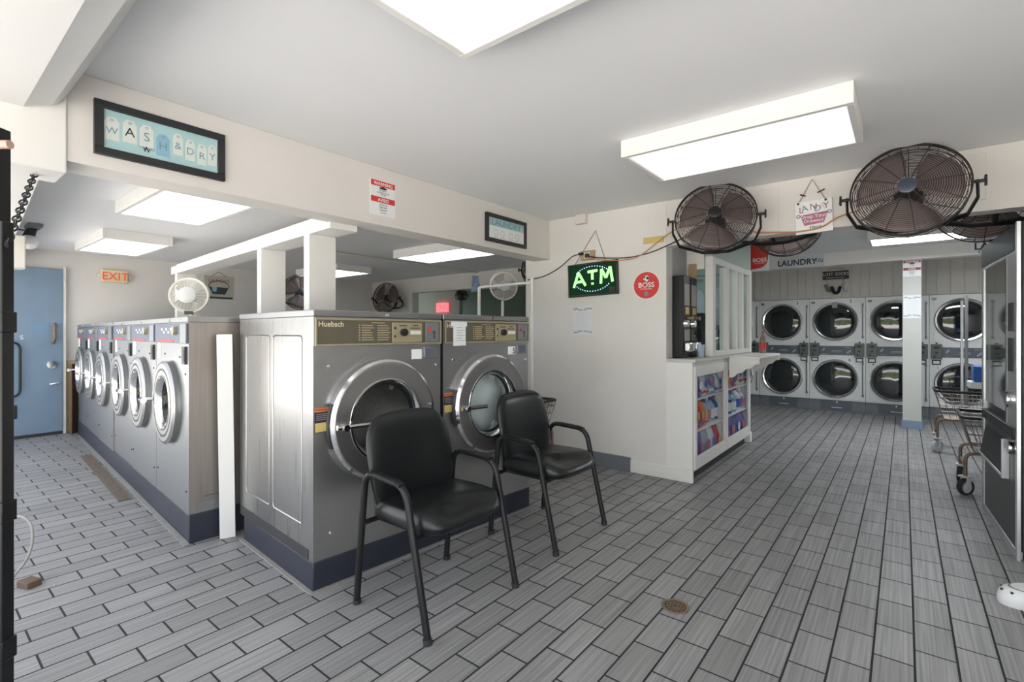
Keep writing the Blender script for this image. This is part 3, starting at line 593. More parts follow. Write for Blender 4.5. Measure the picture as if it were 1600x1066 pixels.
# ------------------------------------------------------------------ black chairs
def chair():
    t = thing('waiting_chair', 'black vinyl armchair nearer to the camera, in front of first large washer', 'chair', (-1.735, 1.62, 0), 90, 'black vinyl waiting chairs')
    # local: front is -y, right is +x
    for s in (-1, 1):
        xo = s * 0.285
        fr = MB().tube(fillet([(xo, -0.245, 0.0), (xo, -0.105, 0.605), (xo * 0.985, 0.18, 0.62), (xo, 0.245, 0.0)], 0.075, 8), 0.0155, 12).build('side_frame', BLACKM, t)
        MB().tube([(xo, -0.085, 0.604), (xo * 0.995, -0.05, 0.612), (xo * 0.985, 0.09, 0.622), (xo * 0.985, 0.14, 0.618)], 0.014, 10, flat=(0.011, 0.020)).build('arm_pad', VINYL, fr)
        for (yy, zz) in ((-0.242, 0.0), (0.242, 0.0)):
            MB().cyl((xo, yy, zz), (xo, yy * 0.985, 0.022), 0.0185).build('foot_cap', RUBBER, fr)
    MB().tube([(-0.28, -0.14, 0.385), (0.28, -0.14, 0.385)], 0.012).tube([(-0.28, 0.19, 0.385), (0.28, 0.19, 0.385)], 0.012).tube([(-0.2, -0.14, 0.385), (-0.2, 0.205, 0.385), (-0.2, 0.225, 0.6)], 0.012).tube([(0.2, -0.14, 0.385), (0.2, 0.205, 0.385), (0.2, 0.225, 0.6)], 0.012).build('under_frame', BLACKM, t)
    # seat
    pts = []
    for k in range(40):
        a = 2 * PI * k / 40; ca, sa = math.cos(a), math.sin(a)
        ex = 0.255 * math.copysign(abs(ca) ** 0.42, ca); ey = 0.235 * math.copysign(abs(sa) ** (0.62 if sa < 0 else 0.35), sa)
        w_ = 1.0 - 0.05 * max(0, ey / 0.235)
        pts.append((ex * w_, ey - 0.005))
    sb = MB(); rows = [(0.0, 0.395, 0.90), (0.0, 0.395, 0.93), (0, 0.402, 0.975), (0, 0.425, 1.0), (0, 0.448, 0.995), (0, 0.466, 0.96), (0, 0.476, 0.90), (0, 0.477, 0.6), (0, 0.4765, 0.25)]
    vs = []; fs = []; n = len(pts)
    for (_, z, k) in rows: vs += [(p[0] * k, p[1] * k + 0.0, z + (0.012 * abs(p[0] * k / 0.25) ** 3 if z > 0.46 else 0) - (0.03 * max(0, (-p[1] - 0.13) / 0.11) ** 2 if z > 0.44 else 0)) for p in pts]
    for j in range(len(rows) - 1): fs += [(j * n + i, j * n + (i + 1) % n, (j + 1) * n + (i + 1) % n, (j + 1) * n + i) for i in range(n)]
    fs += [tuple(range(n - 1, -1, -1)), tuple(range((len(rows) - 1) * n, len(rows) * n))]
    sb.add(vs, fs); sb.build('seat', VINYL, t, ang=60)
    # backrest: curved padded slab
    bb = MB(); vs = []; fs = []; nu, nv = 18, 16
    def P(u, v, side):
        hw = (0.243 + 0.020 * math.sin(PI * min(1, v * 0.80))) * (1 - 0.08 * v ** 9 - 0.05 * (1 - v) ** 8)
        x = u * hw; au = abs(u)
        z0 = 0.405 + 0.035 * au ** 7; z1 = 0.862 - 0.018 * u * u - 0.052 * au ** 9
        z = z0 + (z1 - z0) * v
        edge = min(1.0, max(au ** 7, abs((v - 0.5) * 2) ** 11))
        th = 0.032 * (1 - 0.72 * edge)
        y = 0.185 + 0.075 * v - 0.03 * u * u - 0.012 * math.sin(PI * v)
        return (x, y - th if side else y + th, z)
    for side in (1, 0):
        for j in range(nv + 1):
            for i in range(nu + 1): vs.append(P(-1 + 2 * i / nu, j / nv, side))
    K = (nu + 1) * (nv + 1)
    for j in range(nv):
        for i in range(nu):
            a = j * (nu + 1) + i
            fs.append((a, a + 1, a + nu + 2, a + nu + 1)); fs.append((K + a + 1, K + a, K + a + nu + 1, K + a + nu + 2))
    for j in range(nv):
        a = j * (nu + 1); fs.append((a, a + nu + 1, K + a + nu + 1, K + a)); a += nu; fs.append((a + nu + 1, a, K + a, K + a + nu + 1))
    for i in range(nu):
        fs.append((i + 1, i, K + i, K + i + 1)); a = nv * (nu + 1) + i; fs.append((a, a + 1, K + a + 1, K + a))
    bb.add(vs, fs); bb.build('backrest', VINYL, t, ang=75, sub=1)
    return t
c1 = chair()
dup(c1, (-1.768, 2.60, 0), 90, 'black vinyl armchair farther back, near the cream wall with the ATM sign')

# ------------------------------------------------------------------ ceiling lights
def light(label, x0, x1, y0, y1, zc, zone, h=0.10):
    cx, cy = (x0 + x1) / 2, (y0 + y1) / 2; a, b_ = (x1 - x0) / 2, (y1 - y0) / 2
    t = thing('ceiling_light', label, 'ceiling light', (cx, cy, zc), 0, 'white box ceiling lights')
    f = MB()
    f.box(-a, a, -b_, -b_ + 0.03, -h, 0).box(-a, a, b_ - 0.03, b_, -h, 0).box(-a, -a + 0.03, -b_ + 0.03, b_ - 0.03, -h, 0).box(a - 0.03, a, -b_ + 0.03, b_ - 0.03, -h, 0)
    f.build('frame', WHITE, t, bev=0.003)
    MB().box(-a + 0.03, a - 0.03, -b_ + 0.03, b_ - 0.03, -h + 0.012, -h + 0.02).build('diffuser', PANELS[zone], t)
    return t
light('large ceiling light cut off by the top edge of the view', -1.30, -0.16, 0.73, 1.345, 2.38, 'front')
light('long ceiling light of the front room, before the two black fans', -1.305, -0.175, 2.67, 3.285, 2.38, 'front')
light('nearer ceiling light of the corridor, beside the header beam', -4.77, -3.55, 1.07, 1.665, 2.27, 'corridor')
light('farther ceiling light of the corridor, before the EXIT sign', -7.26, -6.08, 1.27, 1.855, 2.27, 'corridor')
light('ceiling light of the back room seen under the header beam', -4.95, -3.75, 3.86, 4.46, 2.27, 'rear')
light('far ceiling light of the back room beside the white post', -7.7, -6.5, 4.06, 4.66, 2.27, 'rear')
light('ceiling light inside the office behind the counter windows', -2.75, -1.85, 4.75, 5.30, 2.38, 'office')
light('ceiling light of the dryer room seen behind the large fan', -0.32, 0.95, 6.78, 7.30, 2.38, 'dryer')

# ------------------------------------------------------------------ fans
def fan(label, loc, yaw, pitch, name='wall_fan'):
    t = thing(name, label, 'fan', loc, 0, 'round black wall fans', rot=(R(pitch), 0, R(yaw)))
    Rf = 0.285
    g = MB()
    def yy(r): return -0.085 + 0.055 * (r / Rf) ** 2.2
    k = 0.065
    while k < Rf - 0.004: g.ring((0, yy(k), 0), k, 0.0019, 56, 4); k += 0.0108
    for q in range(12):
        a = 2 * PI * q / 12 + 0.13
        g.tube([(r * math.cos(a), yy(r) - 0.002, r * math.sin(a)) for r in (0.05, 0.1, 0.15, 0.2, 0.25, Rf)], 0.0028, 5)
    g.build('front_grille', FANW, t)
    MB().lathe([(Rf - 0.004, -0.034), (Rf + 0.004, -0.034), (Rf + 0.005, -0.025), (Rf + 0.004, -0.016), (Rf - 0.004, -0.016), (Rf - 0.004, -0.034)], (0, 0, 0), 56).build('rim', FANW, t)
    g = MB(); k = 0.08
    while k < Rf - 0.004: g.ring((0, 0.10 - 0.07 * (k / Rf) ** 2, 0), k, 0.0014, 40, 4); k += 0.019
    for q in range(12):
        a = 2 * PI * q / 12
        g.tube([(r * math.cos(a), 0.10 - 0.07 * (r / Rf) ** 2, r * math.sin(a)) for r in (0.06, 0.15, 0.22, Rf)], 0.0025, 4)
    for q in range(36):
        a = 2 * PI * q / 36; g.tube([(Rf * math.cos(a), -0.02, Rf * math.sin(a)), ((Rf - 0.004) * math.cos(a), 0.03, (Rf - 0.004) * math.sin(a))], 0.0016, 4)
    g.ring((0, 0.03, 0), Rf - 0.004, 0.003, 56, 5)
    g.build('rear_grille', FANW, t)
    for q in range(3):
        b = MB(); a0 = 2 * PI * q / 3 + 0.4; vs = []; fs = []
        for j in range(7):
            r = 0.045 + 0.215 * j / 6; half = 0.62 + 0.26 * math.sin(PI * min(1, j / 5.2) * 0.75)
            for i in range(6):
                u = -1 + 2 * i / 5; an = a0 + u * half
                vs.append((r * math.cos(an), 0.005 + u * 0.03 * (0.6 + 0.4 * r / 0.26), r * math.sin(an)))
        for j in range(6):
            for i in range(5): fs.append((j * 6 + i, j * 6 + i + 1, j * 6 + i + 7, j * 6 + i + 6))
        b.add(vs, fs); o = b.build('blade', FANB, t); m_ = o.modifiers.new('solid', 'SOLIDIFY'); m_.thickness = 0.002
    MB().lathe([(0.001, -0.094), (0.038, -0.094), (0.047, -0.088), (0.048, -0.076), (0.001, -0.076)], (0, 0, 0), 28).build('hub_badge', BLACK, t)
    MB().lathe([(0.001, 0.01), (0.07, 0.02), (0.075, 0.13), (0.05, 0.16), (0.001, 0.165)], (0, 0, 0), 24).build('motor', BLACKM, t)
    br = MB()
    for s in (-1, 1):
        br.tube([(s * 0.305, 0.0, 0.0), (s * 0.312, 0.10, -0.05), (s * 0.27, 0.20, -0.11), (s * 0.10, 0.27, -0.14), (0, 0.28, -0.14)], 0.012, 8, flat=(0.022, 0.008))
    br.build('yoke', BLACKM, t)
    for s in (-1, 1):
        MB().cyl((s * 0.29, 0, 0), (s * 0.335, 0, 0), 0.010, n=10).box(s * 0.333, s * 0.345, -0.012, 0.012, -0.03, 0.03).build('clamp_knob', BLACK, t, bev=0.003)
    MB().tube([(0, 0.28, -0.14), (0, 0.30, -0.10), (0, 0.32, -0.02)], 0.015, 8).build('mount_arm', BLACKM, t)
    return t
fA = fan('round black wall fan above the counter corner, left of the hanging laundry sign', (-1.115, 3.86, 2.115), 14, -20)
fB = dup(fA, (0.018, 3.80, 2.10), rot=(R(-12), 0, R(-2)), label='largest looking black wall fan, at the upper right near the tall vending machine')
dup(fA, (-0.78, 4.62, 2.17), rot=(R(-14), 0, R(172)), label='black fan half hidden behind the header above the red sign')
dup(fA, (0.43, 4.60, 2.15), rot=(R(-14), 0, R(185)), label='black fan half hidden behind the header above the vending machine')
dup(fA, (-7.62, 4.10, 1.90), rot=(R(-10), 0, R(70)), label='dark fan seen between the white posts, half behind a post')
dup(fA, (-7.62, 5.77, 1.90), rot=(R(-8), 0, R(12)), label='narrow looking dark fan on an arm above the first large washer')
dup(fA, (-4.05, 5.75, 2.16), rot=(R(-8), 0, R(15)), label='dark fan cut off by the edge of the cream sign wall')
def arm(pts, parent_label, label):
    pass
for q in fB.children:
    if q.name.startswith('hub_badge'):
        q.data = q.data.copy(); q.data.materials[0] = mat('slate_hub_badge', (0.07, 0.085, 0.115), 0.35, 0.3); q['label'] = 'slate blue hub badge'
# white fans
def white_fan(label, loc, yaw, Rf, base_z, pedestal):
    t = thing('pedestal_fan' if pedestal else 'desk_fan', label, 'fan', (loc[0], loc[1], base_z), yaw)
    h = loc[2] - base_z
    g = MB(); k = 0.07
    def yy(r): return -0.06 + 0.045 * (r / Rf) ** 2
    while k < Rf - 0.003: g.ring((0, yy(k), h), k, 0.0012, 44, 4); k += 0.008
    for q in range(24):
        a = 2 * PI * q / 24; g.tube([(r * math.cos(a), yy(r), h + r * math.sin(a)) for r in (0.06, Rf * 0.6, Rf)], 0.0013, 4)
    for q in range(24):
        a = 2 * PI * q / 24; g.tube([(r * math.cos(a), 0.06 - 0.05 * (r / Rf) ** 2, h + r * math.sin(a)) for r in (0.05, Rf * 0.6, Rf)], 0.0016, 4)
    g.build('grille', IVORY, t)
    MB().lathe([(Rf - 0.012, -0.014), (Rf + 0.002, -0.02), (Rf + 0.006, 0), (Rf + 0.002, 0.02), (Rf - 0.012, 0.014), (Rf - 0.012, -0.014)], (0, 0, h), 48).build('rim', IVORY, t)
    MB().lathe([(0.001, -0.072), (0.05, -0.07), (0.062, -0.062), (0.062, -0.054)], (0, 0, h), 28).build('hub_badge', mat('dull_white_badge', (0.55, 0.55, 0.54), 0.4), t)
    for q in range(3):
        a0 = 2 * PI * q / 3; vs = []; fs = []
        for j in range(5):
            r = 0.03 + (Rf - 0.05) * j / 4; half = 0.35 + 0.25 * math.sin(PI * j / 5)
            for i in range(5):
                u = -1 + i / 2; vs.append((r * math.cos(a0 + u * half), 0.015 * u, h + r * math.sin(a0 + u * half)))
        for j in range(4):
            for i in range(4): fs.append((j * 5 + i, j * 5 + i + 1, j * 5 + i + 6, j * 5 + i + 5))
        MB().add(vs, fs).build('blade', mat('smoky_grey_blade', (0.30, 0.29, 0.27), 0.4), t)
    MB().lathe([(0.001, 0.0), (0.045, 0.02), (0.05, 0.10), (0.03, 0.14), (0.001, 0.145)], (0, 0, h), 20).build('motor', WHITEPL, t)
    MB().cyl((0, 0.06, 0.02), (0, 0.06, h - 0.02), 0.016).build('stem', IVORY, t)
    MB().lathe([(0.001, 0.03), (0.06, 0.03), (0.11 if not pedestal else 0.18, 0.012), (0.115 if not pedestal else 0.19, 0), (0.001, 0)], (0, 0.06, 0), 28, axis='z').build('base', IVORY if not pedestal else WHITEPL, t)
    if not pedestal: MB().box(-0.025, 0.03, -0.03, 0.0, h - Rf - 0.012, h - Rf + 0.012).build('grille_clip', BLACK, t)
    return t
dk = white_fan('cream desk fan standing on the nearest corridor washer', (-4.30, 1.42, 1.535), 56, 0.132, 1.347, False)
white_fan('white rimmed pedestal fan behind the second large washer', (-3.50, 4.25, 1.77), 50, 0.155, 0, True)
cf = fan('small dark clip fan with a pale rim on the green wall', (-7.22, 7.40, 2.04), 60, -20, 'clip_fan'); cf.scale = (0.45, 0.45, 0.45); cf['group'] = ''
del cf['group']

# ------------------------------------------------------------------ signs
def frame_thing(name, label, cat, loc, rz, w, h, fw, fm, t_=0.025):
    t = thing(name, label, cat, loc, rz)
    f = MB().box(-w / 2, w / 2, -t_, 0, -h / 2, -h / 2 + fw).box(-w / 2, w / 2, -t_, 0, h / 2 - fw, h / 2).box(-w / 2, -w / 2 + fw, -t_, 0, -h / 2 + fw, h / 2 - fw).box(w / 2 - fw, w / 2, -t_, 0, -h / 2 + fw, h / 2 - fw)
    f.build('frame', fm, t, bev=0.003)
    return t
pf = frame_thing('framed_picture', 'long black framed picture of lettered tags on teal ground', 'picture', (-2.80, 0.817, 2.162), 90, 0.533, 0.242, 0.034, BLACK)
MB().box(-0.235, 0.235, -0.012, 0, -0.09, 0.09).build('print', TEAL, pf)
tx = [-0.203, -0.137, -0.073, -0.007, 0.055, 0.108, 0.160, 0.208]
for i, L_ in enumerate('WASH&DRY'):
    hh = 0.052; zc = (0.005, 0.012, 0.010, -0.012, 0.010, -0.002, -0.010, -0.002)[i]; w_ = 0.027 if i < 4 else 0.021
    poly = [(tx[i] - w_, zc - hh), (tx[i] + w_, zc - hh), (tx[i] + w_, zc + hh * 0.6), (tx[i] + w_ * 0.5, zc + hh), (tx[i] - w_ * 0.5, zc + hh), (tx[i] - w_, zc + hh * 0.6)]
    tg = MB().poly(poly, -0.0135, -0.012).build('tag_print', TEALD if i == 3 else TAG, pf)
    MB().text(L_, (0.042, 0.058, 0.058, 0.052, 0.048, 0.048, 0.048, 0.048)[i], tx[i], -0.0142, zc - 0.022).build('lettering', TEALINK if i != 1 else INK, tg)
    MB().ring((tx[i], -0.0142, zc + hh * 0.75), 0.005, 0.0012, 14, 4).build('eyelet', GREYINK, tg)
MB().poly([(-0.088, -0.040), (-0.080, -0.065), (-0.074, -0.045), (-0.066, -0.066), (-0.058, -0.042), (-0.066, -0.055), (-0.074, -0.036), (-0.081, -0.052)], -0.0148, -0.0142).build('flourish', INK, pf)
MB().text('WHITES', 0.018, -0.073, -0.0148, -0.052).build('small_lettering', GREYINK, pf)

def warn_sign(name, label, loc, rz, w, h, rm, lower, words=('WARNING', 'AVISO')):
    t = thing(name, label, 'sign', loc, rz)
    MB().box(-w / 2, w / 2, -0.004, 0, -h / 2, h / 2).build('board', WHITEP, t)
    for (z1, wd) in ((h / 2 - 0.004, words[0]), (h * 0.03, words[1])):
        bh = h * 0.155
        bo = MB().box(-w / 2 + 0.004, w / 2 - 0.004, -0.0055, -0.004, z1 - bh, z1).build('red_band', rm, t)
        MB().text(wd, bh * 0.86, 0, -0.0068, z1 - bh * 0.82, off=0.02, sx=1.0).build('lettering', WHITEP, bo)
    MB().poly([(-0.035, h * 0.29), (0.0, h * 0.335), (0.035, h * 0.29), (0.02, h * 0.255), (-0.02, h * 0.255)], -0.0058, -0.004).build('camera_emblem', INK, t)
    tl = [('SECURITY', 0.2), ('SURVEILLANCE', 0.14), ('IN USE', 0.085)] if lower else [('VIDEO', 0.2), ('IN USE', 0.12)]
    for wd, zz in tl: MB().text(wd, h * 0.06, 0, -0.0058, h * (zz - 0.005), off=0.01).build('print', INK, t)
    tl = [('Camara de', -0.2), ('Seguridad', -0.27), ('Grabando', -0.345), ('en uso', -0.42)]
    for wd, zz in tl: MB().text(wd, h * 0.065, 0, -0.0058, h * zz, off=0.01).build('print', INK, t)
    return t
warn_sign('warning_sign', 'red and white WARNING and AVISO sign on the header beam', (-2.80, 2.095, 2.168), 90, 0.205, 0.242, RED, True)
ps = warn_sign('warning_sign', 'WARNING sign with maroon bands at the top of the pale post', (0.081, 8.26, 2.09), 0, 0.185, 0.215, MAROON, False, ('WARNING', 'AVISO'))

lf = frame_thing('framed_picture', 'small black framed LAUNDRY picture at the far end of the header beam', 'picture', (-2.80, 3.43, 2.16), 90, 0.57, 0.245, 0.033, BLACK)
MB().box(-0.252, 0.252, -0.012, 0, -0.09, 0.02, 0).box(-0.252, 0.252, -0.012, 0, 0.02, 0.09, 1).build('print', [WHITEP, TEAL], lf)
MB().text('LAUNDRY', 0.075, 0, -0.0135, 0.028, sx=1.22).build('lettering', TEALINK, lf)
dd = MB()
for k, xx in enumerate((-0.15, -0.06, 0.06, 0.15)):
    dd.ring((xx, -0.013, -0.035), 0.026, 0.0012, 18, 4).tube([(xx - 0.03, -0.013, -0.075), (xx + 0.03, -0.013, -0.07)], 0.001, 4)
dd.build('line_drawing', GREYP, lf)

atm = thing('led_sign', 'green lit ATM sign hanging on the cream wall', 'sign', (-2.30, 4.125, 1.755), 0, rot=(R(0), R(-1.8), 0))
MB().box(-0.265, 0.265, -0.022, 0, -0.158, -0.138).box(-0.265, 0.265, -0.022, 0, 0.138, 0.158).box(-0.265, -0.245, -0.022, 0, -0.138, 0.138).box(0.245, 0.265, -0.022, 0, -0.138, 0.138).build('frame', BLACK, atm, bev=0.002)
MB().box(-0.245, 0.245, -0.014, 0, -0.138, 0.138).build('face', ATMF, atm)
lt = MB()
def stroke(p, q, w_): 
    d_ = Vector((q[0] - p[0], q[1] - p[1])).normalized() * w_; nx, nz = -d_.y, d_.x
    lt.poly([(p[0] - nx, p[1] - nz), (q[0] - nx, q[1] - nz), (q[0] + nx, q[1] + nz), (p[0] + nx, p[1] + nz)][::-1], -0.0175, -0.0142)
for p, q in (((-0.205, -0.065), (-0.150, 0.075)), ((-0.150, 0.075), (-0.075, -0.055)), ((-0.178, -0.015), (-0.105, -0.012)), ((-0.05, 0.072), (0.055, 0.078)), ((0.0, 0.075), (0.0, -0.005)), ((0.0, -0.032), (0.0, -0.052)),
             ((0.088, -0.05), (0.098, 0.085)), ((0.098, 0.085), (0.142, 0.0)), ((0.142, 0.0), (0.188, 0.098)), ((0.188, 0.098), (0.208, -0.042))): stroke(p, q, 0.013)
lt.build('lettering', LEDG, atm)
ob = MB()
for k in range(44):
    a = 2 * PI * k / 44
    if abs(math.sin(a)) > 0.45: ob.puck((0.20 * math.cos(a), -0.018, 0.005 + 0.118 * math.sin(a)), 0.0052, 0.004, 8)
ob.build('light_dots', LEDB, atm)
MB().box(0.175, 0.235, -0.024, -0.014, -0.135, -0.09).build('switch_box', BLACK, atm)
MB().tube([(-0.20, -0.005, 0.15), (0.04, 0.0, 0.455), (0.14, -0.005, 0.15)], 0.0028, 6).build('hanging_wire', CORD, atm)
# boss round sticker
bs = thing('round_sticker', 'round red BOSS sticker on the cream wall beside the ATM sign', 'sticker', (-1.774, 4.1315, 1.667))
MB().puck((0, -0.003, 0), 0.124, 0.003, 48).build('white_rim', WHITEP, bs)
MB().puck((0, -0.0045, 0), 0.117, 0.0015, 48).build('red_disc', RED, bs)
MB().text('BOSS', 0.062, 0, -0.006, -0.018, off=0.02, sx=1.05).text('REVOLUTION', 0.017, 0, -0.006, -0.038, off=0.008).build('lettering', WHITEP, bs)
MB().poly([(-0.03, 0.055), (-0.015, 0.082), (0.012, 0.085), (0.026, 0.07), (0.02, 0.045), (0.004, 0.026), (-0.006, 0.04)], -0.006, -0.0045).build('emblem', WHITEP, bs)
MB().poly([(-0.028, 0.062), (-0.014, 0.080), (-0.004, 0.078), (-0.014, 0.062)], -0.0068, -0.006).disc((0.012, -0.0068, 0.063), 0.013, 16).build('emblem_detail', INK, bs)
MB().box(-0.016, 0.016, -0.006, -0.0045, -0.095, -0.055).build('code_patch', GREYP, bs)
# paper notices with leaf borders
def notice(label, loc, w, h):
    t = thing('paper_notice', label, 'notice', loc)
    MB().box(-w / 2, w / 2, -0.0025, 0, -h / 2, h / 2).build('sheet', PAPER, t)
    g = MB(); rr = random.Random(3)
    for s in (-1, 1):
        for k in range(20):
            x = (-0.46 + 0.92 * k / 19) * w; z = s * h * (0.44 - 0.05 * rr.random()) - s * 0.05 * h * (1 - abs(x) / (w / 2)); a = rr.uniform(0, PI)
            if abs(x) < 0.04 * w: continue
            dx, dz = 0.014 * math.cos(a), 0.014 * math.sin(a); nx, nz = -dz * 0.35, dx * 0.35
            g.poly([(x - dx, z - dz), (x + nx, z + nz), (x + dx, z + dz), (x - nx, z - nz)], -0.0032, -0.0025)
    g.build('leaf_border', GREYINK, t)
    l_ = MB()
    for k in range(9): l_.box(-w * 0.34, w * (0.34 - 0.1 * (k % 3 == 2)), -0.003, -0.0025, h * (0.26 - 0.06 * k), h * (0.27 - 0.06 * k))
    l_.build('faint_print', mat('faint_print_ink', (0.62, 0.63, 0.65), 0.7), t)
    return t
notice('white notice with leafy border on the cream wall under the ATM sign', (-2.415, 4.1315, 1.368), 0.205, 0.28)
notice('white notice with leafy border on the pale post', (0.083, 8.2615, 1.59), 0.175, 0.30)
# junction box, outlet
jb = MB().box(-0.055, 0.055, -0.05, 0, -0.045, 0.045).build('junction_box', IVORY, bev=0.004)
tag(jb, 'small ivory junction box high on the cream wall by the ceiling', 'box', loc=(-2.42, 4.1315, 2.335))
ol = thing('wall_outlet', 'brown wooden outlet board above the ATM sign with plugs', 'outlet', (-2.355, 4.13, 1.985))
MB().box(-0.075, 0.075, -0.018, 0, -0.045, 0.045).build('backing_board', WOOD, ol, bev=0.003)
MB().box(-0.035, 0.035, -0.03, -0.018, -0.028, 0.028).build('socket_plate', IVORY, ol, bev=0.003)
MB().box(-0.085, -0.04, -0.05, -0.02, 0.005, 0.03).build('plug', BLACK, ol, bev=0.005)
MB().box(-0.01, 0.03, -0.055, -0.03, -0.025, 0.012).build('plug', BLACK, ol, bev=0.005)
def cord(label, pts, m, r=0.005, name='power_cord'):
    return tag(MB().tube(smoothpath(pts, 10), r, 7).build(name, m), label, 'cord')
cord('thin dark cord running left from the outlet to the wall end', [(-3.06, 4.115, 1.80), (-2.85, 4.115, 1.825), (-2.66, 4.11, 1.90), (-2.52, 4.10, 1.985), (-2.43, 4.09, 2.0)], CORD)
cord('thin dark cord running right from the outlet to the round fan', [(-2.33, 4.08, 1.97), (-2.2, 4.10, 1.945), (-1.95, 4.11, 1.925), (-1.75, 4.11, 1.945), (-1.58, 4.10, 1.99), (-1.42, 4.05, 2.03)], CORD)
cord('orange cord running from the outlet up to the round fan', [(-2.34, 4.075, 1.96), (-2.2, 4.09, 1.925), (-1.98, 4.10, 1.905), (-1.82, 4.10, 1.93), (-1.60, 4.08, 2.06), (-1.42, 4.0, 2.12)], ORANGE)
cord('orange cord along the header below the hanging laundry sign', [(-0.93, 4.07, 2.035), (-0.86, 4.10, 2.01), (-0.72, 4.105, 1.995), (-0.60, 4.105, 1.985), (-0.46, 4.105, 2.0), (-0.36, 4.10, 2.055), (-0.24, 4.06, 2.075)], ORANGE, 0.006)
# hanging laundry drop sign
hs = thing('hanging_sign', 'white hanging LAUNDRY sign with plum washtub on the header', 'sign', (-0.508, 4.125, 2.085), rot=(0, R(-2.0), 0))
MB().box(-0.115, 0.115, -0.012, 0, -0.118, 0.118).build('board', WHITEP, hs, bev=0.002)
for i, (L_, xx, zz, c3) in enumerate((('L', -0.075, 0.035, PLUM), ('A', -0.050, 0.045, TEALINK), ('U', -0.025, 0.04, WHITEPL), ('N', 0.002, 0.05, PLUM), ('D', 0.030, 0.035, TEALINK), ('R', 0.056, 0.045, TAG), ('Y', 0.080, 0.045, PLUM))):
    MB().text(L_, 0.062, xx, -0.0135, zz, off=0.002, tilt=0.25 * math.sin(i * 2.1)).build('lettering', c3, hs)
tub = MB().poly([(-0.085, 0.018), (0.09, 0.026), (0.062, -0.052), (-0.058, -0.060)], -0.0145, -0.012).build('tub_print', PLUM, hs)
MB().ring((-0.094, -0.0135, 0.012), 0.011, 0.0025, 14, 4).ring((0.099, -0.0135, 0.02), 0.011, 0.0025, 14, 4).build('tub_handles', PLUM, tub)
MB().text('Drop Your', 0.036, 0.0, -0.0155, -0.010, off=0.002).text('Drawers', 0.034, 0.0, -0.0155, -0.041, off=0.002).build('script_lettering', WHITEP, tub)
MB().text('Here', 0.036, 0.01, -0.0135, -0.088).build('script_lettering', INK, hs)
MB().tube([(-0.09, -0.008, 0.11), (0.0, -0.004, 0.27), (0.075, -0.008, 0.112)], 0.003, 6).build('wire_hanger', BRASS, hs)
MB().cyl((-0.078, -0.012, 0.172), (-0.045, -0.012, 0.155), 0.005, n=8).cyl((0.03, -0.012, 0.165), (0.075, -0.012, 0.182), 0.005, n=8).build('clothes_pegs', BROWNSIGN, hs)
for xx in (-0.092, 0.078): MB().puck((xx, -0.018, 0.105), 0.008, 0.006, 12).build('screw_eye', INK, hs)
# red BOSS board behind the header
bo = thing('hanging_sign', 'red BOSS board hanging above the counter windows beyond the header', 'sign', (-1.395, 6.62, 2.17))
MB().box(-0.115, 0.115, -0.012, 0, -0.165, 0.20).build('board', WHITEP, bo, bev=0.002)
MB().poly([(-0.112, -0.145), (0.02, -0.13), (0.06, -0.11), (0.088, -0.08), (0.105, -0.03), (0.112, 0.04), (0.112, 0.197), (-0.112, 0.197)], -0.0145, -0.012).build('red_field', RED, bo)
MB().text('BOSS', 0.066, 0.012, -0.017, -0.052, off=0.02, sx=1.05).text('REVOLUTION', 0.0185, 0.012, -0.017, -0.075, off=0.008).box(-0.105, -0.088, -0.0165, -0.0145, -0.115, -0.085).build('lettering', WHITEP, bo)
MB().tube([(-0.08, -0.006, 0.195), (-0.08, -0.006, 0.209)], 0.003).tube([(0.08, -0.006, 0.195), (0.08, -0.006, 0.209)], 0.003).build('hanging_wire', CORD, bo)
ls = thing('wall_sign', 'white LAUNDRY 10 cent sign on the dryer room bulkhead', 'sign', (-1.175, 8.26, 2.285))
MB().box(-0.285, 0.285, -0.008, 0, -0.083, 0.083).build('board', mat('pale_blue_grey_board', (0.62, 0.66, 0.68), 0.5), ls, bev=0.002)
MB().text('LAUNDRY', 0.118, -0.055, -0.010, -0.045, off=0.024, sx=0.93).text('10¢', 0.075, 0.225, -0.010, -0.025, off=0.004).build('lettering', INK, ls)
ls = thing('wall_sign', 'white LAUNDRY sign at the bulkhead end, half hidden by the vending machine', 'sign', (0.93, 8.26, 2.28))
MB().box(-0.30, 0.30, -0.008, 0, -0.075, 0.09).build('board', WHITEP, ls, bev=0.002)
MB().text('LAUNDRY', 0.118, 0.0, -0.010, -0.015, off=0.026, sx=0.95).text('OR', 0.06, -0.18, -0.010, -0.065, off=0.008).build('lettering', INK, ls)
# lost socks
so = thing('hanging_sign', 'dark brown LOST SOCKS sign with clipped socks above the dryers', 'sign', (-0.85, 9.345, 2.165))
MB().box(-0.175, 0.175, -0.02, 0, -0.065, 0.065).build('board', BROWNSIGN, so, bev=0.004)
MB().text('LOST SOCKS', 0.068, 0, -0.022, -0.005, sx=0.90).text('looking for sole mates', 0.026, -0.01, -0.022, -0.045).build('lettering', WHITEP, so)
MB().tube([(-0.14, -0.01, 0.06), (0.0, -0.005, 0.145), (0.14, -0.01, 0.06)], 0.003).tube([(-0.14, -0.01, -0.06), (-0.09, -0.012, -0.15)], 0.003).tube([(0.12, -0.01, -0.06), (0.09, -0.012, -0.15)], 0.003).tube(smoothpath([(-0.09, -0.012, -0.15), (-0.03, -0.015, -0.20), (0.04, -0.015, -0.20), (0.09, -0.012, -0.15)]), 0.003).build('string', BRASS, so)
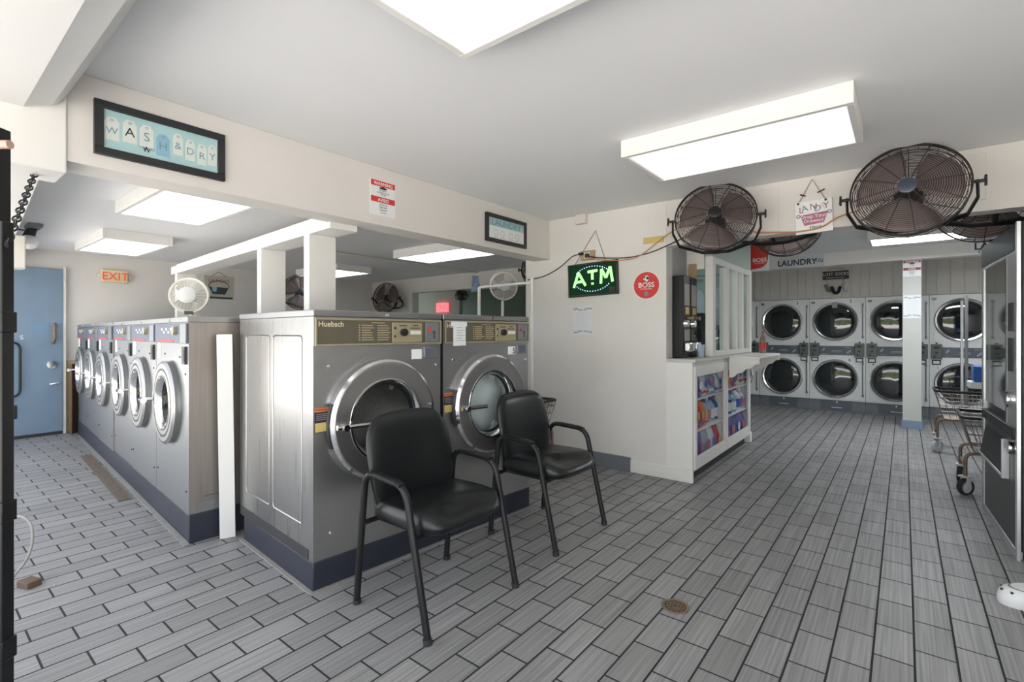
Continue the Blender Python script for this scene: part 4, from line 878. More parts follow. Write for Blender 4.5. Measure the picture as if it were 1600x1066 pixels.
def sock(label, loc, m, s=1, rotz=0):
    p = MB(); pr = smoothpath([(0, 0, 0), (0.005 * s, 0, -0.05), (0.01 * s, -0.005, -0.09), (0.03 * s, -0.01, -0.115), (0.05 * s, -0.012, -0.11)], 5)
    p.tube(pr, 0.03, 10, flat=(0.024, 0.018))
    o = p.build('sock', m, sub=1); tag(o, label, 'sock', loc=loc); o.rotation_euler = (0, R(rotz), 0); return o
sock('grey sock clipped at the left under the LOST SOCKS sign', (-0.985, 9.31, 2.02), mat('grey_knit', (0.16, 0.165, 0.16), 0.9), 1, -15)
sock('left of the two black socks under the LOST SOCKS sign', (-0.905, 9.31, 1.985), mat('black_knit', (0.012, 0.012, 0.013), 0.9), 1, -12)
sock('right of the two black socks under the LOST SOCKS sign', (-0.785, 9.31, 1.985), MATS['black_knit'], -1, 10)
sock('white sock clipped at the right under the LOST SOCKS sign', (-0.70, 9.31, 2.04), mat('white_knit', (0.55, 0.56, 0.55), 0.9), 1, 20)

# far small items over the washers
bk = thing('wall_sign', 'small square laundry basket sign on the back room end wall', 'sign', (-8.333, 3.155, 1.955), 93.2)
MB().box(-0.21, 0.21, -0.012, 0, -0.18, 0.17).build('board', mat('aged_cream_board', (0.50, 0.49, 0.42), 0.6), bk, bev=0.003)
MB().poly([(-0.15, 0.0), (0.14, 0.0), (0.09, -0.11), (-0.09, -0.11)], -0.015, -0.012).build('basket_print', mat('dark_basket_print', (0.05, 0.06, 0.075), 0.6), bk)
MB().poly([(-0.11, 0.0), (-0.03, 0.0), (-0.04, -0.07), (-0.09, -0.07)], -0.017, -0.015).build('blue_print', TEALD, bk)
MB().tube([(0.15 * math.cos(a), -0.014, 0.0 + 0.10 * math.sin(a)) for a in [R(q) for q in range(0, 181, 12)]], 0.005, 5).box(-0.2, 0.2, -0.014, -0.012, -0.175, -0.15).build('border_print', INK, bk)
MB().text('LAUNDRY', 0.075, 0, -0.015, 0.07, sx=0.9).build('lettering', MAROON, bk)
MB().tube([(-0.12, -0.006, 0.16), (0, -0.003, 0.24), (0.12, -0.006, 0.16)], 0.003).build('hanging_wire', CORD, bk)
xs = thing('exit_sign', 'small glowing red exit sign on the far green wall', 'exit sign', (-7.88, 7.5, 1.80))
MB().box(-0.17, 0.17, -0.06, 0, -0.10, 0.10).build('sign_box', EXITF, xs, bev=0.01)
MB().text('EXIT', 0.15, 0, -0.062, -0.05, off=0.006).build('lettering', WHITEP, xs)
tag(MB().box(-0.17, 0.05, -0.01, 0, 0, 0.22).box(0.05, 0.14, -0.01, 0, 0, 0.09).build('paper_sheet', WHITEP), 'white paper sheet on the back room wall beside the dark fan', 'paper', loc=(-7.50, 6.101, 1.60), rz=0)
tag(MB().tube(smoothpath([(-7.45, 5.62, 1.80), (-7.6, 5.85, 1.72), (-7.9, 6.06, 1.62), (-8.05, 6.08, 1.80), (-8.3, 6.07, 1.6)]), 0.012).build('power_cord', CORD), 'dark cord zigzagging on the back room wall from the dark fan', 'cord')
tag(MB().tube([(-5.58, 3.3, 2.253), (-5.58, 6.09, 2.253)], 0.0165).build('conduit_pipe', IVORY), 'grey conduit pipe along the back room ceiling', 'pipe')
cl = MB(); vs = []; fs = []
for j in range(9):
    for i in range(7):
        u = -1 + i / 3; z = -0.17 * j / 8; vs.append((u * 0.045 * (0.7 + 0.4 * j / 8), 0.02 * math.sin(3 * u + j * 0.6), z))
for j in range(8):
    for i in range(6): fs.append((j * 7 + i, j * 7 + i + 1, j * 7 + i + 8, j * 7 + i + 7))
o = cl.add(vs, fs).build('hanging_cloth', mat('faded_blue_cloth', (0.19, 0.25, 0.36), 0.9, var=0.3, scale=12)); m_ = o.modifiers.new('solid', 'SOLIDIFY'); m_.thickness = 0.004
tag(o, 'crumpled blue cloth hung over the rack post of the cart behind the washers', 'cloth', loc=(-3.50, 3.79, 1.845), rz=38)

# ------------------------------------------------------------------ laundry carts
def caster(t, x, y, r, yaw, pale):
    c = MB(); c.M = Matrix.Translation((x, y, 0)) @ Matrix.Rotation(yaw, 4, 'Z')
    c.box(-0.026, -0.02, -0.015, 0.022, r - 0.012, 2 * r + 0.02).box(0.02, 0.026, -0.015, 0.022, r - 0.02, 2 * r + 0.02).box(-0.03, 0.03, -0.035, 0.04, 2 * r + 0.012, 2 * r + 0.025)
    f = c.build('caster_fork', WHEELG, t, bev=0.002)
    w_ = MB(); w_.M = c.M @ Matrix.Translation((0, 0, r)); w_.lathe([(r * 0.72, -0.017), (r * 0.95, -0.017), (r, -0.010), (r, 0.010), (r * 0.95, 0.017), (r * 0.72, 0.017)], (0, 0, 0), 28, axis='x').build('tyre', WHEELG if pale else RUBBER, f)
    h_ = MB(); h_.M = w_.M; h_.lathe([(0.001, -0.014), (r * 0.3, -0.018), (r * 0.34, -0.010), (r * 0.72, -0.012), (r * 0.72, 0.012), (r * 0.34, 0.010), (r * 0.3, 0.018), (0.001, 0.014)], (0, 0, 0), 24, axis='x').build('wheel_disc', WHEELG, f)
def cart(label, loc, rz, pale, rack, lenx=0.72, wid=0.42, h0=0.34, h1=0.62, solid=False):
    t = thing('laundry_cart', label, 'laundry cart', loc, rz, 'rolling wire laundry carts')
    g = MB(); a = lenx / 2; b_ = wid / 2; a2, b2 = a * 0.82, b_ * 0.82
    rim = fillet([(0, -b_, h1), (a, -b_, h1), (a, b_, h1), (-a, b_, h1), (-a, -b_, h1), (0.001, -b_, h1)], 0.04)
    MB().tube(rim, 0.013, 8).build('rim', BLACKM, t)
    n = 12
    for k in range(n + 1):
        u = -1 + 2 * k / n
        g.tube([(u * a, -b_, h1), (u * a2, -b2, h0), (u * a2, b2, h0), (u * a, b_, h1)], 0.0032, 5)
    for k in range(8):
        u = -1 + 2 * k / 7
        g.tube([(-a, u * b_, h1), (-a2, u * b2, h0), (a2, u * b2, h0), (a, u * b_, h1)], 0.0032, 5)
    for z in (0.25, 0.5, 0.78):
        q = z; A_ = a2 + (a - a2) * q; B_ = b2 + (b_ - b2) * q; zz = h0 + (h1 - h0) * q
        g.tube([(-A_, -B_, zz), (A_, -B_, zz), (A_, B_, zz), (-A_, B_, zz)], 0.004, 5, True)
    g.build('basket', CARTW, t)
    lg = []
    for sx in (-1, 1):
        for sy in (-1, 1):
            x, y = sx * (a - 0.02), sy * (b_ - 0.04)
            MB().tube(fillet([(sx * (a2 - 0.12), y * 0.9, h0 - 0.015), (x, y, h0 - 0.015), (x, y, 0.13)], 0.06), 0.012, 10).build('leg', COPPER, t)
            caster(t, x, y, 0.063, 0.5 * sx + 0.3 * sy, pale)
    for sx in (-1, 1):
        MB().tube([(sx * (a - 0.02), -b_ + 0.04, 0.21), (sx * (a - 0.02), b_ - 0.04, 0.21)], 0.008).build('cross_brace', COPPER, t)
    if solid:
        MB().add([(-a - 0.004, -b_ + 0.02, h1 - 0.01), (-a - 0.004, b_ - 0.02, h1 - 0.01), (-a2 - 0.004, b2 - 0.02, h0), (-a2 - 0.004, -b2 + 0.02, h0)], [(0, 1, 2, 3)]).build('end_sheet', CARTW, t)
    if rack == 'pair':
        MB().cyl((-0.17, -0.16, h0), (-0.17, -0.16, 1.58), 0.012).build('rack_post', ALU, t)
        MB().cyl((-0.113, 0.16, h0), (-0.113, 0.16, 1.65), 0.015).build('rack_post', GREYP, t)
    if rack == 'bar':
        MB().cyl((-a + 0.02, 0, h0 - 0.015), (-a + 0.02, 0, 1.72), 0.017).build('rack_post', WHITEPL, t)
        MB().cyl((a - 0.14, 0, h0 - 0.015), (a - 0.14, 0, 1.77), 0.017).build('rack_post', WHITEPL, t)
        MB().cyl((-a + 0.02, 0, 1.72), (a - 0.14, 0, 1.73), 0.012).build('hanging_bar', WHITEPL, t)
    return t
cart('wire laundry cart with pale wheels and two rack poles, by the dryers', (0.635, 6.99, 0), 0, True, 'pair', 0.76, 0.42, 0.36, 0.64)
cart('brown wire laundry cart with black rubber wheels beside the vending machine', (0.73, 5.36, 0), 0, False, None, 0.76, 0.52, 0.34, 0.60, solid=True)
cart('laundry cart with white hanging rack between second washer and cream wall', (-3.06, 3.80, 0), 0, False, 'bar', 0.84, 0.42, 0.34, 0.60)
tb = thing('folding_table', 'small white table behind the vending machine', 'table', (1.05, 6.22, 0))
MB().box(-0.42, 0.42, -0.28, 0.28, 0.71, 0.74).build('table_top', WHITEPL, tb, bev=0.005)
for sx in (-1, 1):
    for sy in (-1, 1): MB().cyl((sx * 0.38, sy * 0.24, 0), (sx * 0.38, sy * 0.24, 0.71), 0.014).build('leg', GREYP, tb)
dj = thing('detergent_box', 'blue and white carton jutting out beside the vending machine', 'carton', (0.685, 6.22, 0.742), 0)
MB().box(-0.22, 0.16, -0.12, 0.12, 0.0, 0.06).build('carton', WHITEP, dj, bev=0.008)
MB().box(-0.19, 0.16, -0.12, 0.12, 0.061, 0.205).build('blue_top', BLUEPL, dj, bev=0.012)

# ------------------------------------------------------------------ floor drain
dr = thing('floor_drain', 'round brass floor drain set in the grey tiles', 'drain', (-0.817, 2.224, 0))
MB().lathe([(0.062, 0.0), (0.062, 0.004), (0.052, 0.005), (0.048, 0.003), (0.048, 0.0)], (0, 0, 0), 40, axis='z').build('rim', BRASS, dr)
MB().lathe([(0.001, 0.0012), (0.05, 0.0012)], (0, 0, 0), 30, axis='z').build('dark_well', DARK, dr)
g = MB()
for k, rr in enumerate((0.012, 0.024, 0.036)):
    g.lathe([(rr - 0.003, 0.001), (rr - 0.003, 0.004), (rr + 0.003, 0.004), (rr + 0.003, 0.001)], (0, 0, 0), 30, axis='z')
for k in range(12):
    a = 2 * PI * k / 12; g.M = Matrix.Rotation(a, 4, 'Z'); g.box(0.012 if k % 2 == 0 else 0.024, 0.05, -0.0022, 0.0022, 0.001, 0.004)
g.M = Matrix(); g.build('grate', BRASS, dr)

# ------------------------------------------------------------------ dryers
def dryer():
    t = thing('stacked_dryer', '', 'dryer', (0, 9.3, 0), 0, 'stacked dryers along the back wall')
    h = 0.3705
    MB().box(-h, h, 0, 0.56, 0.18, 1.792).build('cabinet', DRYERW, t, bev=0.003)
    k = MB().box(-h, h, 0.02, 0.5, 0.0, 0.179).build('kick_plate', SLATE, t)
    kp = MB().box(-0.22, 0.20, 0.008, 0.02, 0.03, 0.172).build('kick_panel', DRYBAND, t)
    MB().box(-0.07, 0.07, 0.005, 0.008, 0.06, 0.068).puck((0, 0.004, 0.15), 0.012, 0.004, 12).build('label_print', WHITEP, kp)
    band = MB().box(-0.24, 0.24, -0.012, 0, 0.90, 1.04).build('control_band', DRYBAND, t, bev=0.002)
    pr = MB()
    pr.box(-0.06, 0.06, -0.0135, -0.012, 0.962, 0.972).box(-0.07, 0.07, -0.0135, -0.012, 0.945, 0.951).box(0.10, 0.19, -0.0135, -0.012, 1.01, 1.016).box(-0.20, -0.12, -0.0135, -0.012, 0.915, 0.920)
    pr.poly([(-0.20, 0.965), (-0.17, 1.015), (-0.15, 1.0), (-0.18, 0.955)], -0.0135, -0.012).poly([(0.12, 0.93), (0.17, 0.985), (0.19, 0.96), (0.14, 0.92)], -0.0135, -0.012)
    pr.build('band_print', mat('grey_band_print', (0.36, 0.38, 0.41), 0.5), band)
    for (sx, x0) in ((-1, -0.355), (1, 0.235)):
        cb = MB().box(x0, x0 + 0.122, -0.045, 0, 0.875, 1.085).build('coin_box', COIN, t, bev=0.006)
        MB().box(x0 + 0.03, x0 + 0.09, -0.048, -0.045, 1.02, 1.055).build('coin_slide', BLACK, cb)
        MB().puck((x0 + 0.061, -0.058, 0.965), 0.016, 0.013, 16).build('turn_knob', BLACK, cb)
        MB().box(x0 + 0.025, x0 + 0.05, -0.048, -0.045, 0.895, 0.92).build('coin_return', BLACK, cb)
        MB().puck((x0 + 0.061, -0.02, 1.10), 0.012, 0.02, 12).build('lock_knob', BLACK, cb)
        tp = MB().box(x0 + 0.012, x0 + 0.108, -0.012, 0, 0.79, 0.86).build('timer_display', BLACK, t, bev=0.003)
        MB().box(x0 + 0.026, x0 + 0.094, -0.014, -0.012, 0.805, 0.845).build('display_card', PAPER, tp)
    for (cz, nm) in ((1.43, 'u'), (0.527, 'l')):
        MB().box(-0.32, 0.345, -0.006, 0, cz - 0.325, cz + 0.325 if nm == 'l' else cz + 0.30).build('door_panel', DRYERW, t, bev=0.002)
        d = MB().lathe([(0.262, -0.012), (0.272, -0.035), (0.290, -0.040), (0.303, -0.028), (0.306, -0.004)], (-0.02, 0, cz), 56).build('door_ring', CHROME, t)
        MB().lathe([(0.235, -0.012), (0.255, -0.026), (0.270, -0.024)], (-0.02, 0, cz), 48).build('gasket', BLACK, d)
        MB().lathe([(0.001, -0.030), (0.08, -0.0285), (0.16, -0.024), (0.22, -0.017), (0.245, -0.012)], (-0.02, 0, cz), 48).build('door_glass', DGLASS, d)
        MB().cyl((0.335, -0.018, cz - 0.24), (0.335, -0.018, cz + 0.24), 0.008, n=10).box(0.322, 0.35, -0.02, -0.006, cz - 0.27, cz - 0.23).box(0.322, 0.35, -0.02, -0.006, cz + 0.23, cz + 0.27).build('hinge', GREYP, t)
    MB().box(-0.345, -0.295, -0.008, 0, 1.715, 1.752).build('model_plate', GREYP, t)
    return t
dlabels = ['leftmost dryer stack, mostly hidden by the counter windows', 'dryer stack numbered 3 next to the counter windows', 'dryer stack numbered 5 under the LOST SOCKS sign', 'dryer stack partly hidden by the pale post on its left half visible',
           'dryer stack right of the pale post, behind the carts', 'rightmost dryer stack, behind the vending machine']
dlabels[3] = 'dryer stack just left of the pale post, partly covered by it'
d0 = dryer(); d0['label'] = dlabels[0]; d0.location = (-2.3225, 9.3, 0)
ds = [d0]
for i in range(1, 6): ds.append(dup(d0, (-2.3225 + 0.745 * i, 9.3, 0), label=dlabels[i]))
def sticker(parent, s, x, z, size=0.075):
    o = MB().box(x - size * 0.42, x + size * 0.42, -0.0085, -0.006, z - size * 0.15, z + size * 0.9).build('number_sticker', WHITEP, parent)
    MB().text(s, size, x, -0.0095, z, off=0.008).build('lettering', INK, o)
sticker(ds[1], '3', 0.20, 1.715); sticker(ds[2], '5', 0.185, 1.718); sticker(ds[2], '6', 0.17, 0.80); sticker(ds[3], '4', -0.28, 0.75, 0.05); sticker(ds[4], '2', -0.28, 0.73, 0.05)
MB().box(-0.06, 0.01, -0.046, -0.02, 1.64, 1.725).build('tape_patch', GREYP, ds[2])

# ------------------------------------------------------------------ counter, windows, contents
cn = thing('counter_cabinet', 'white counter cabinet with two glazed doors full of detergent', 'counter', (-1.373, 4.131, 0), 90)
# local: x along +Y of the room, front faces +X of the room (local -y)
LEN = 1.97; DP = 0.5
MB().box(0, 0.03, 0.0, 0.225, 0.0, 1.0).box(0.0, LEN, 0.47, DP, 0.06, 1.0).box(LEN - 0.03, LEN, 0, DP, 0.09, 1.0).box(0.03, LEN - 0.03, 0.02, 0.47, 0.07, 0.10).box(0.03, LEN - 0.03, 0.005, 0.03, 0.93, 1.0).box(0.95, 0.98, 0.02, 0.47, 0.10, 0.93).box(0.14, LEN - 0.03, 0.23, DP, 0.97, 1.0).build('carcass', WHITE, cn, bev=0.003)
MB().box(0.03, LEN - 0.1, 0.04, 0.06, 0.0, 0.07).build('toe_kick', DARK, cn)
MB().box(LEN - 0.05, LEN + 0.02, -0.012, 0.10, 0.0, 0.12).build('corner_foot', WHITE, cn, bev=0.01)
MB().box(0.0, LEN, -0.025, 0.225, 1.001, 1.028).box(0.14, LEN, 0.225, DP, 1.001, 1.028).build('counter_top', mat('pale_grey_laminate', (0.60, 0.58, 0.55), 0.4, var=0.03), cn, bev=0.004)
def cdoor(x0, x1):
    z0, z1 = 0.10, 0.965
    d = MB().box(x0, x0 + 0.055, -0.012, 0.012, z0, z1).box(x1 - 0.055, x1, -0.012, 0.012, z0, z1).box(x0 + 0.055, x1 - 0.055, -0.012, 0.012, z0, z0 + 0.10).box(x0 + 0.055, x1 - 0.055, -0.012, 0.012, z1 - 0.085, z1).build('door', WHITE, cn, bev=0.003)
    MB().box(x0 + 0.055, x1 - 0.055, -0.002, 0.002, z0 + 0.10, z1 - 0.085).build('pane', CGLASS, d)
cdoor(0.035, 0.962); cdoor(0.968, 1.90)
for (xa, xb) in ((0.03, 0.95), (0.98, LEN - 0.03)):
    for z in (0.395, 0.665): MB().box(xa, xb, 0.016, 0.46, z, z + 0.014).build('shelf', WHITE, cn)
def scallop(x0):
    pts = [(0, 0)]; out = [(0.0, 0.0), (0.0, -0.19)]
    k = 18; res = []
    for i in range(k + 1):
        u = i / k; res.append((0.27 * u, -0.19 + 0.16 * u - 0.018 * abs(math.sin(u * PI * 3.5))))
    return [(0.0, 0.0)] + res + [(0.27, 0.0)]
sh = thing('folding_shelf', 'white projecting shelf with scalloped brackets above the far glazed door', 'shelf', (-1.347, 5.12, 1.0), 0)
# shelf projects along +X of the room
MB().box(0, 0.27, 0.0, 1.02, 0.0, 0.022).build('shelf_board', WHITE, sh, bev=0.004)
sc = scallop(0)
MB().poly(sc, 0.01, 0.03).build('bracket', WHITE, sh, smooth=False)
MB().poly(sc, 0.98, 1.0).build('bracket', WHITE, sh, smooth=False)

# detergents
def pack(name, label, group, cols, loc, w, d, h, kind):
    t = thing(name, label, 'detergent', loc, 90 + random.uniform(-6, 6), group)
    if kind == 'bag':
        b = MB(); n = 6; vs = []; fs = []
        for j in range(7):
            v = j / 6; th = d * (1 - 0.85 * v ** 2.5) * (0.85 + 0.3 * math.sin(PI * v)); ww = w * (0.92 + 0.08 * math.cos(PI * v))
            for i in range(12):
                a = 2 * PI * i / 12; vs.append((ww / 2 * math.copysign(abs(math.cos(a)) ** 0.5, math.cos(a)), th / 2 * math.copysign(abs(math.sin(a)) ** 0.7, math.sin(a)), h * v))
        for j in range(6): fs += [(j * 12 + i, j * 12 + (i + 1) % 12, (j + 1) * 12 + (i + 1) % 12, (j + 1) * 12 + i) for i in range(12)]
        fs += [tuple(range(11, -1, -1)), tuple(range(72, 84))]
        b.add(vs, fs).build('bag', cols[0], t)
    else:
        MB().lathe([(0.001, 0), (w * 0.48, 0), (w * 0.5, 0.01), (w * 0.5, h * 0.62), (w * 0.2, h * 0.80), (w * 0.17, h * 0.85), (0.001, h * 0.85)], (0, 0, 0), 18, axis='z').build('bottle', cols[0], t)
        MB().cyl((0, 0, h * 0.85), (0, 0, h), w * 0.19, n=14).build('cap', cols[2], t)
    if kind == 'bag':
        y = -d * 0.60
        MB().disc((0, y, h * 0.5), w * 0.27, 20, rz=h * 0.17).disc((0.0, y - 0.001, h * 0.5), w * 0.17, 16, rz=h * 0.09).build('label_print', cols[1], t)
        MB().box(-w * 0.4, w * 0.4, y - 0.001, y, h * 0.14, h * 0.24).build('stripe_print', cols[2], t)
    else:
        MB().lathe([(w * 0.503, h * 0.12), (w * 0.503, h * 0.5)], (0, 0, 0), 18, axis='z').build('label_print', cols[1], t)
    return t
PK = {'blue': (DEEPBLUE, WHITEP, PLUM), 'white': (mat('white_pack', (0.68, 0.70, 0.73), 0.35, var=0.1), BLUEPL, RED), 'red': (mat('red_pack', (0.62, 0.04, 0.03), 0.35), YELLOW, DEEPBLUE), 'orange': (mat('orange_pack', (0.75, 0.22, 0.04), 0.35), YELLOW, RED),
      'grey': (mat('silver_grey_pack', (0.40, 0.43, 0.48), 0.35, var=0.2), PLUM, WHITEP), 'purple': (mat('violet_pack', (0.16, 0.10, 0.34), 0.35), PLUM, WHITEP), 'cyan': (mat('light_blue_pack', (0.25, 0.42, 0.62), 0.35), WHITEP, DEEPBLUE)}
def fill(doorname, y0, y1, z, shelfname, items):
    step = (y1 - y0) / len(items)
    seen = {}
    for i, (c_, kind, h) in enumerate(items):
        nm = {'bag': 'detergent_bag', 'bottle': 'detergent_bottle'}[kind]
        cn_ = {'blue': 'dark blue', 'white': 'white', 'red': 'red', 'orange': 'orange', 'grey': 'silver grey', 'purple': 'violet', 'cyan': 'light blue'}[c_]
        key = (c_, kind); seen[key] = seen.get(key, 0) + 1
        tot = sum(1 for q in items if (q[0], q[1]) == key)
        od = '' if tot == 1 else ('nearest ', 'second ', 'third ', 'fourth ', 'fifth ')[seen[key] - 1]
        lab = f'{od}{cn_} detergent {kind} on the {shelfname} shelf behind the {doorname} glass door'
        pack(nm, lab, f'detergents behind the {doorname} glass door', PK[c_], (-1.373 - (0.080 if kind == 'bag' else 0.092), y0 + step * (i + 0.5), z), step * (1.0 if kind == 'bag' else 0.76), 0.10, h * 1.12, kind)
fill('nearer', 4.20, 5.07, 0.680, 'top', [('blue', 'bag', 0.20), ('blue', 'bag', 0.19), ('white', 'bag', 0.20), ('grey', 'bag', 0.21), ('cyan', 'bag', 0.18), ('white', 'bag', 0.17)])
fill('nearer', 4.20, 5.07, 0.410, 'middle', [('red', 'bag', 0.21), ('red', 'bag', 0.21), ('red', 'bag', 0.20), ('orange', 'bag', 0.19), ('cyan', 'bottle', 0.20), ('grey', 'bottle', 0.21), ('cyan', 'bottle', 0.20), ('blue', 'bottle', 0.2)])
fill('nearer', 4.20, 5.07, 0.101, 'bottom', [('grey', 'bag', 0.25), ('purple', 'bag', 0.24), ('grey', 'bag', 0.24), ('white', 'bag', 0.25), ('red', 'bag', 0.22)])
fill('farther', 5.15, 6.02, 0.680, 'top', [('blue', 'bag', 0.2), ('orange', 'bag', 0.21), ('purple', 'bag', 0.19), ('white', 'bag', 0.24), ('white', 'bag', 0.22)])
fill('farther', 5.15, 6.02, 0.410, 'middle', [('orange', 'bottle', 0.20), ('blue', 'bottle', 0.21), ('cyan', 'bottle', 0.2), ('white', 'bottle', 0.22), ('grey', 'bottle', 0.2)])
fill('farther', 5.15, 6.02, 0.101, 'bottom', [('grey', 'bag', 0.22), ('purple', 'bag', 0.25), ('blue', 'bag', 0.25), ('purple', 'bag', 0.25)])

# windows of the office (facing the dryer aisle and the front)
w1 = thing('window_1', 'white framed office window over the counter with several lights', 'window', (-1.37, 4.65, 1.03), 90); w1['kind'] = 'structure'
f = MB().box(0, 0.085, -0.01, 0.06, 0, 0.92).box(1.37, 1.45, -0.01, 0.06, 0, 0.92).box(0.085, 1.37, -0.005, 0.06, 0, 0.05).box(0.085, 1.37, -0.005, 0.06, 0.86, 0.92)
for x in (0.45, 0.78, 1.02): f.box(x, x + 0.075, -0.01, 0.06, 0.05, 0.86)
f.build('window_frame', WHITE, w1, bev=0.003)
for (xa, xb) in ((0.085, 0.45), (0.525, 0.78), (0.855, 1.02), (1.095, 1.37)): MB().box(xa, xb, 0.025, 0.03, 0.05, 0.86).build('pane', WGLASS, w1)
w2 = thing('window_2', 'white framed office window behind the black dispensers', 'window', (-1.60, 4.66, 1.03), 0); w2['kind'] = 'structure'
MB().box(0.0, 0.16, 0, 0.05, 0, 0.11).box(0, 0.16, 0, 0.05, 0.81, 0.96).box(-0.06, 0.0, 0, 0.05, 0, 0.96).build('window_frame', WHITE, w2, bev=0.003)
MB().box(0.0, 0.16, 0.022, 0.027, 0.11, 0.81).build('pane', WGLASS, w2)
MB().box(0.02, 0.09, -0.02, 0.0, 0.72, 0.86).build('broken_trim', WOOD, w2)
# dispensers
def disp(label, y):
    t = thing('wall_dispenser', label, 'dispenser', (-1.598, y, 1.029), 90, 'black dispensers on the counter')
    MB().box(-0.085, 0.085, -0.10, 0.0, 0.0, 0.72).build('housing', BLACKM, t, bev=0.006)
    MB().box(-0.06, 0.06, -0.104, -0.10, 0.46, 0.65).build('label_card', mat('grey_label_card', (0.38, 0.37, 0.36), 0.6, var=0.3, scale=60), t)
    MB().box(-0.03, 0.035, -0.108, -0.10, 0.385, 0.445).build('price_tag', YELLOW, t)
    MB().cyl((0.02, -0.10, 0.35), (0.02, -0.15, 0.35), 0.018).build('coin_knob', BRASS, t)
    MB().lathe([(0.001, -0.03), (0.03, -0.03), (0.04, 0.0)], (-0.045, -0.10, 0.30), 20).build('turn_handle', CHROME, t)
    MB().box(-0.07, 0.07, -0.103, -0.10, 0.15, 0.25).build('front_window', DGLASS, t)
    MB().box(-0.07, 0.07, -0.15, -0.10, 0.055, 0.135).build('tray', CHROME, t, bev=0.01)
    return t
ds1 = disp('nearer black coin dispenser standing on the counter end', 4.36)
dup(ds1, (-1.598, 4.545, 1.029), label='farther black coin dispenser standing on the counter end')
cup = MB().lathe([(0.001, 0.002), (0.028, 0.0), (0.038, 0.11), (0.036, 0.11), (0.026, 0.006), (0.001, 0.006)], (0, 0, 0), 20, axis='z').build('paper_cup', mat('light_blue_cup', (0.38, 0.48, 0.60), 0.5))
tag(cup, 'light blue cup on the counter beside the black dispensers', 'cup', loc=(-1.44, 4.55, 1.029))
bt = thing('cola_bottle', 'clear cola bottle with red label on the scalloped shelf end', 'bottle', (-1.22, 5.98, 1.023))
MB().lathe([(0.001, 0), (0.032, 0.002), (0.034, 0.03), (0.031, 0.07), (0.034, 0.12), (0.026, 0.17), (0.012, 0.205), (0.012, 0.225), (0.001, 0.225)], (0, 0, 0), 20, axis='z').build('bottle', mat('clear_bottle_glass', (0.28, 0.20, 0.18), 0.08, coat=0.3), bt)
MB().lathe([(0.034, 0.045), (0.0325, 0.07), (0.0352, 0.115)], (0, 0, 0), 20, axis='z').build('label', RED, bt)
MB().cyl((0, 0, 0.225), (0, 0, 0.245), 0.014).build('cap', RED, bt)
# office contents
tv = thing('monitor', 'black screen standing on the counter, seen through the window behind the dispensers', 'screen', (-1.71, 5.36, 1.029), 0)
MB().box(-0.135, 0.135, -0.05, 0.0, 0.0, 0.43).build('bezel', BLACK, tv, bev=0.005); MB().box(-0.125, 0.125, -0.053, -0.05, 0.03, 0.42).build('screen', mat('black_screen', (0.008, 0.008, 0.012), 0.25), tv)
dk_ = thing('office_desk', 'grey office desk behind the counter windows', 'desk', (-2.36, 5.50, 0))
MB().box(-0.6, 0.42, -0.35, 0.35, 1.0, 1.04).build('desk_top', GREYW, dk_)
for sx in (-0.55, 0.37): MB().box(sx, sx + 0.05, -0.33, 0.33, 0, 1.0).build('leg_panel', GREYW, dk_)
rg = thing('cash_register', 'small black register inside the first counter window', 'register', (-1.62, 5.02, 1.029), 90)
MB().box(-0.11, 0.11, -0.07, 0.1, 0, 0.13).box(-0.09, 0.09, 0.02, 0.09, 0.13, 0.17).build('body', BLACK, rg, bev=0.01)
for (i, (x, w_, lab)) in enumerate(((-2.02, 0.26, 'white shirt hanging in the office, nearer the glass corner'), (-1.62, 0.20, 'pale garment hanging in the office, farther along'))):
    vs = []; fs = []
    for j in range(10):
        for q in range(9):
            u = -1 + q / 4; z = -0.55 * j / 9; vs.append((u * w_ * (0.62 + 0.12 * min(1, j / 2)), 0.03 * math.sin(4 * u + i), z - 0.06 * abs(u) * (1 if j == 0 else 0.6)))
    for j in range(9):
        for q in range(8): fs.append((j * 9 + q, j * 9 + q + 1, j * 9 + q + 10, j * 9 + q + 9))
    sh_ = thing('hanging_shirt', lab, 'shirt', (x, 5.97, 1.80)); o = MB().add(vs, fs).build('fabric', mat('pale_cloth', (0.52, 0.55, 0.60), 0.9, var=0.15, scale=5), sh_); m_ = o.modifiers.new('solid', 'SOLIDIFY'); m_.thickness = 0.01
    MB().tube(smoothpath([(0, 0, 0.0), (0.0, 0.0, 0.11), (0.0, 0.02, 0.165), (0.0, 0.03, 0.13)]), 0.003).build('hanger', CHROME, sh_)
tag(MB().cyl((-2.999, 5.985, 1.925), (-1.44, 5.985, 1.925), 0.009).build('clothes_rail', GREYP), 'grey clothes rail across the back of the office', 'rail')
for i, z in enumerate((1.45, 1.62, 1.78)):
    tag(MB().box(-0.1, 0.1, -0.12, 0, 0, 0.015).build('wall_shelf', WHITE), ('lowest', 'middle', 'top')[i] + ' of three small white shelves on the green office wall', 'shelf', group='small shelves on the green office wall', loc=(-2.999, 4.95, z), rz=90)
lp = thing('counter_stand', 'black post with a grey block between the counter windows', 'stand', (-1.49, 5.30, 1.029), 0)
MB().cyl((0, 0, 0.0), (0, 0, 0.25), 0.014).box(-0.04, 0.04, -0.05, 0.05, 0, 0.015).build('post', BLACK, lp); MB().box(-0.05, 0.05, -0.08, 0.08, 0.25, 0.30).build('block', GREYP, lp, bev=0.004)

# ------------------------------------------------------------------ vending machine
vm = thing('vending_machine', 'tall aluminium framed vending machine at the right edge', 'vending machine', (0.469, 4.328, 0), -87.25)
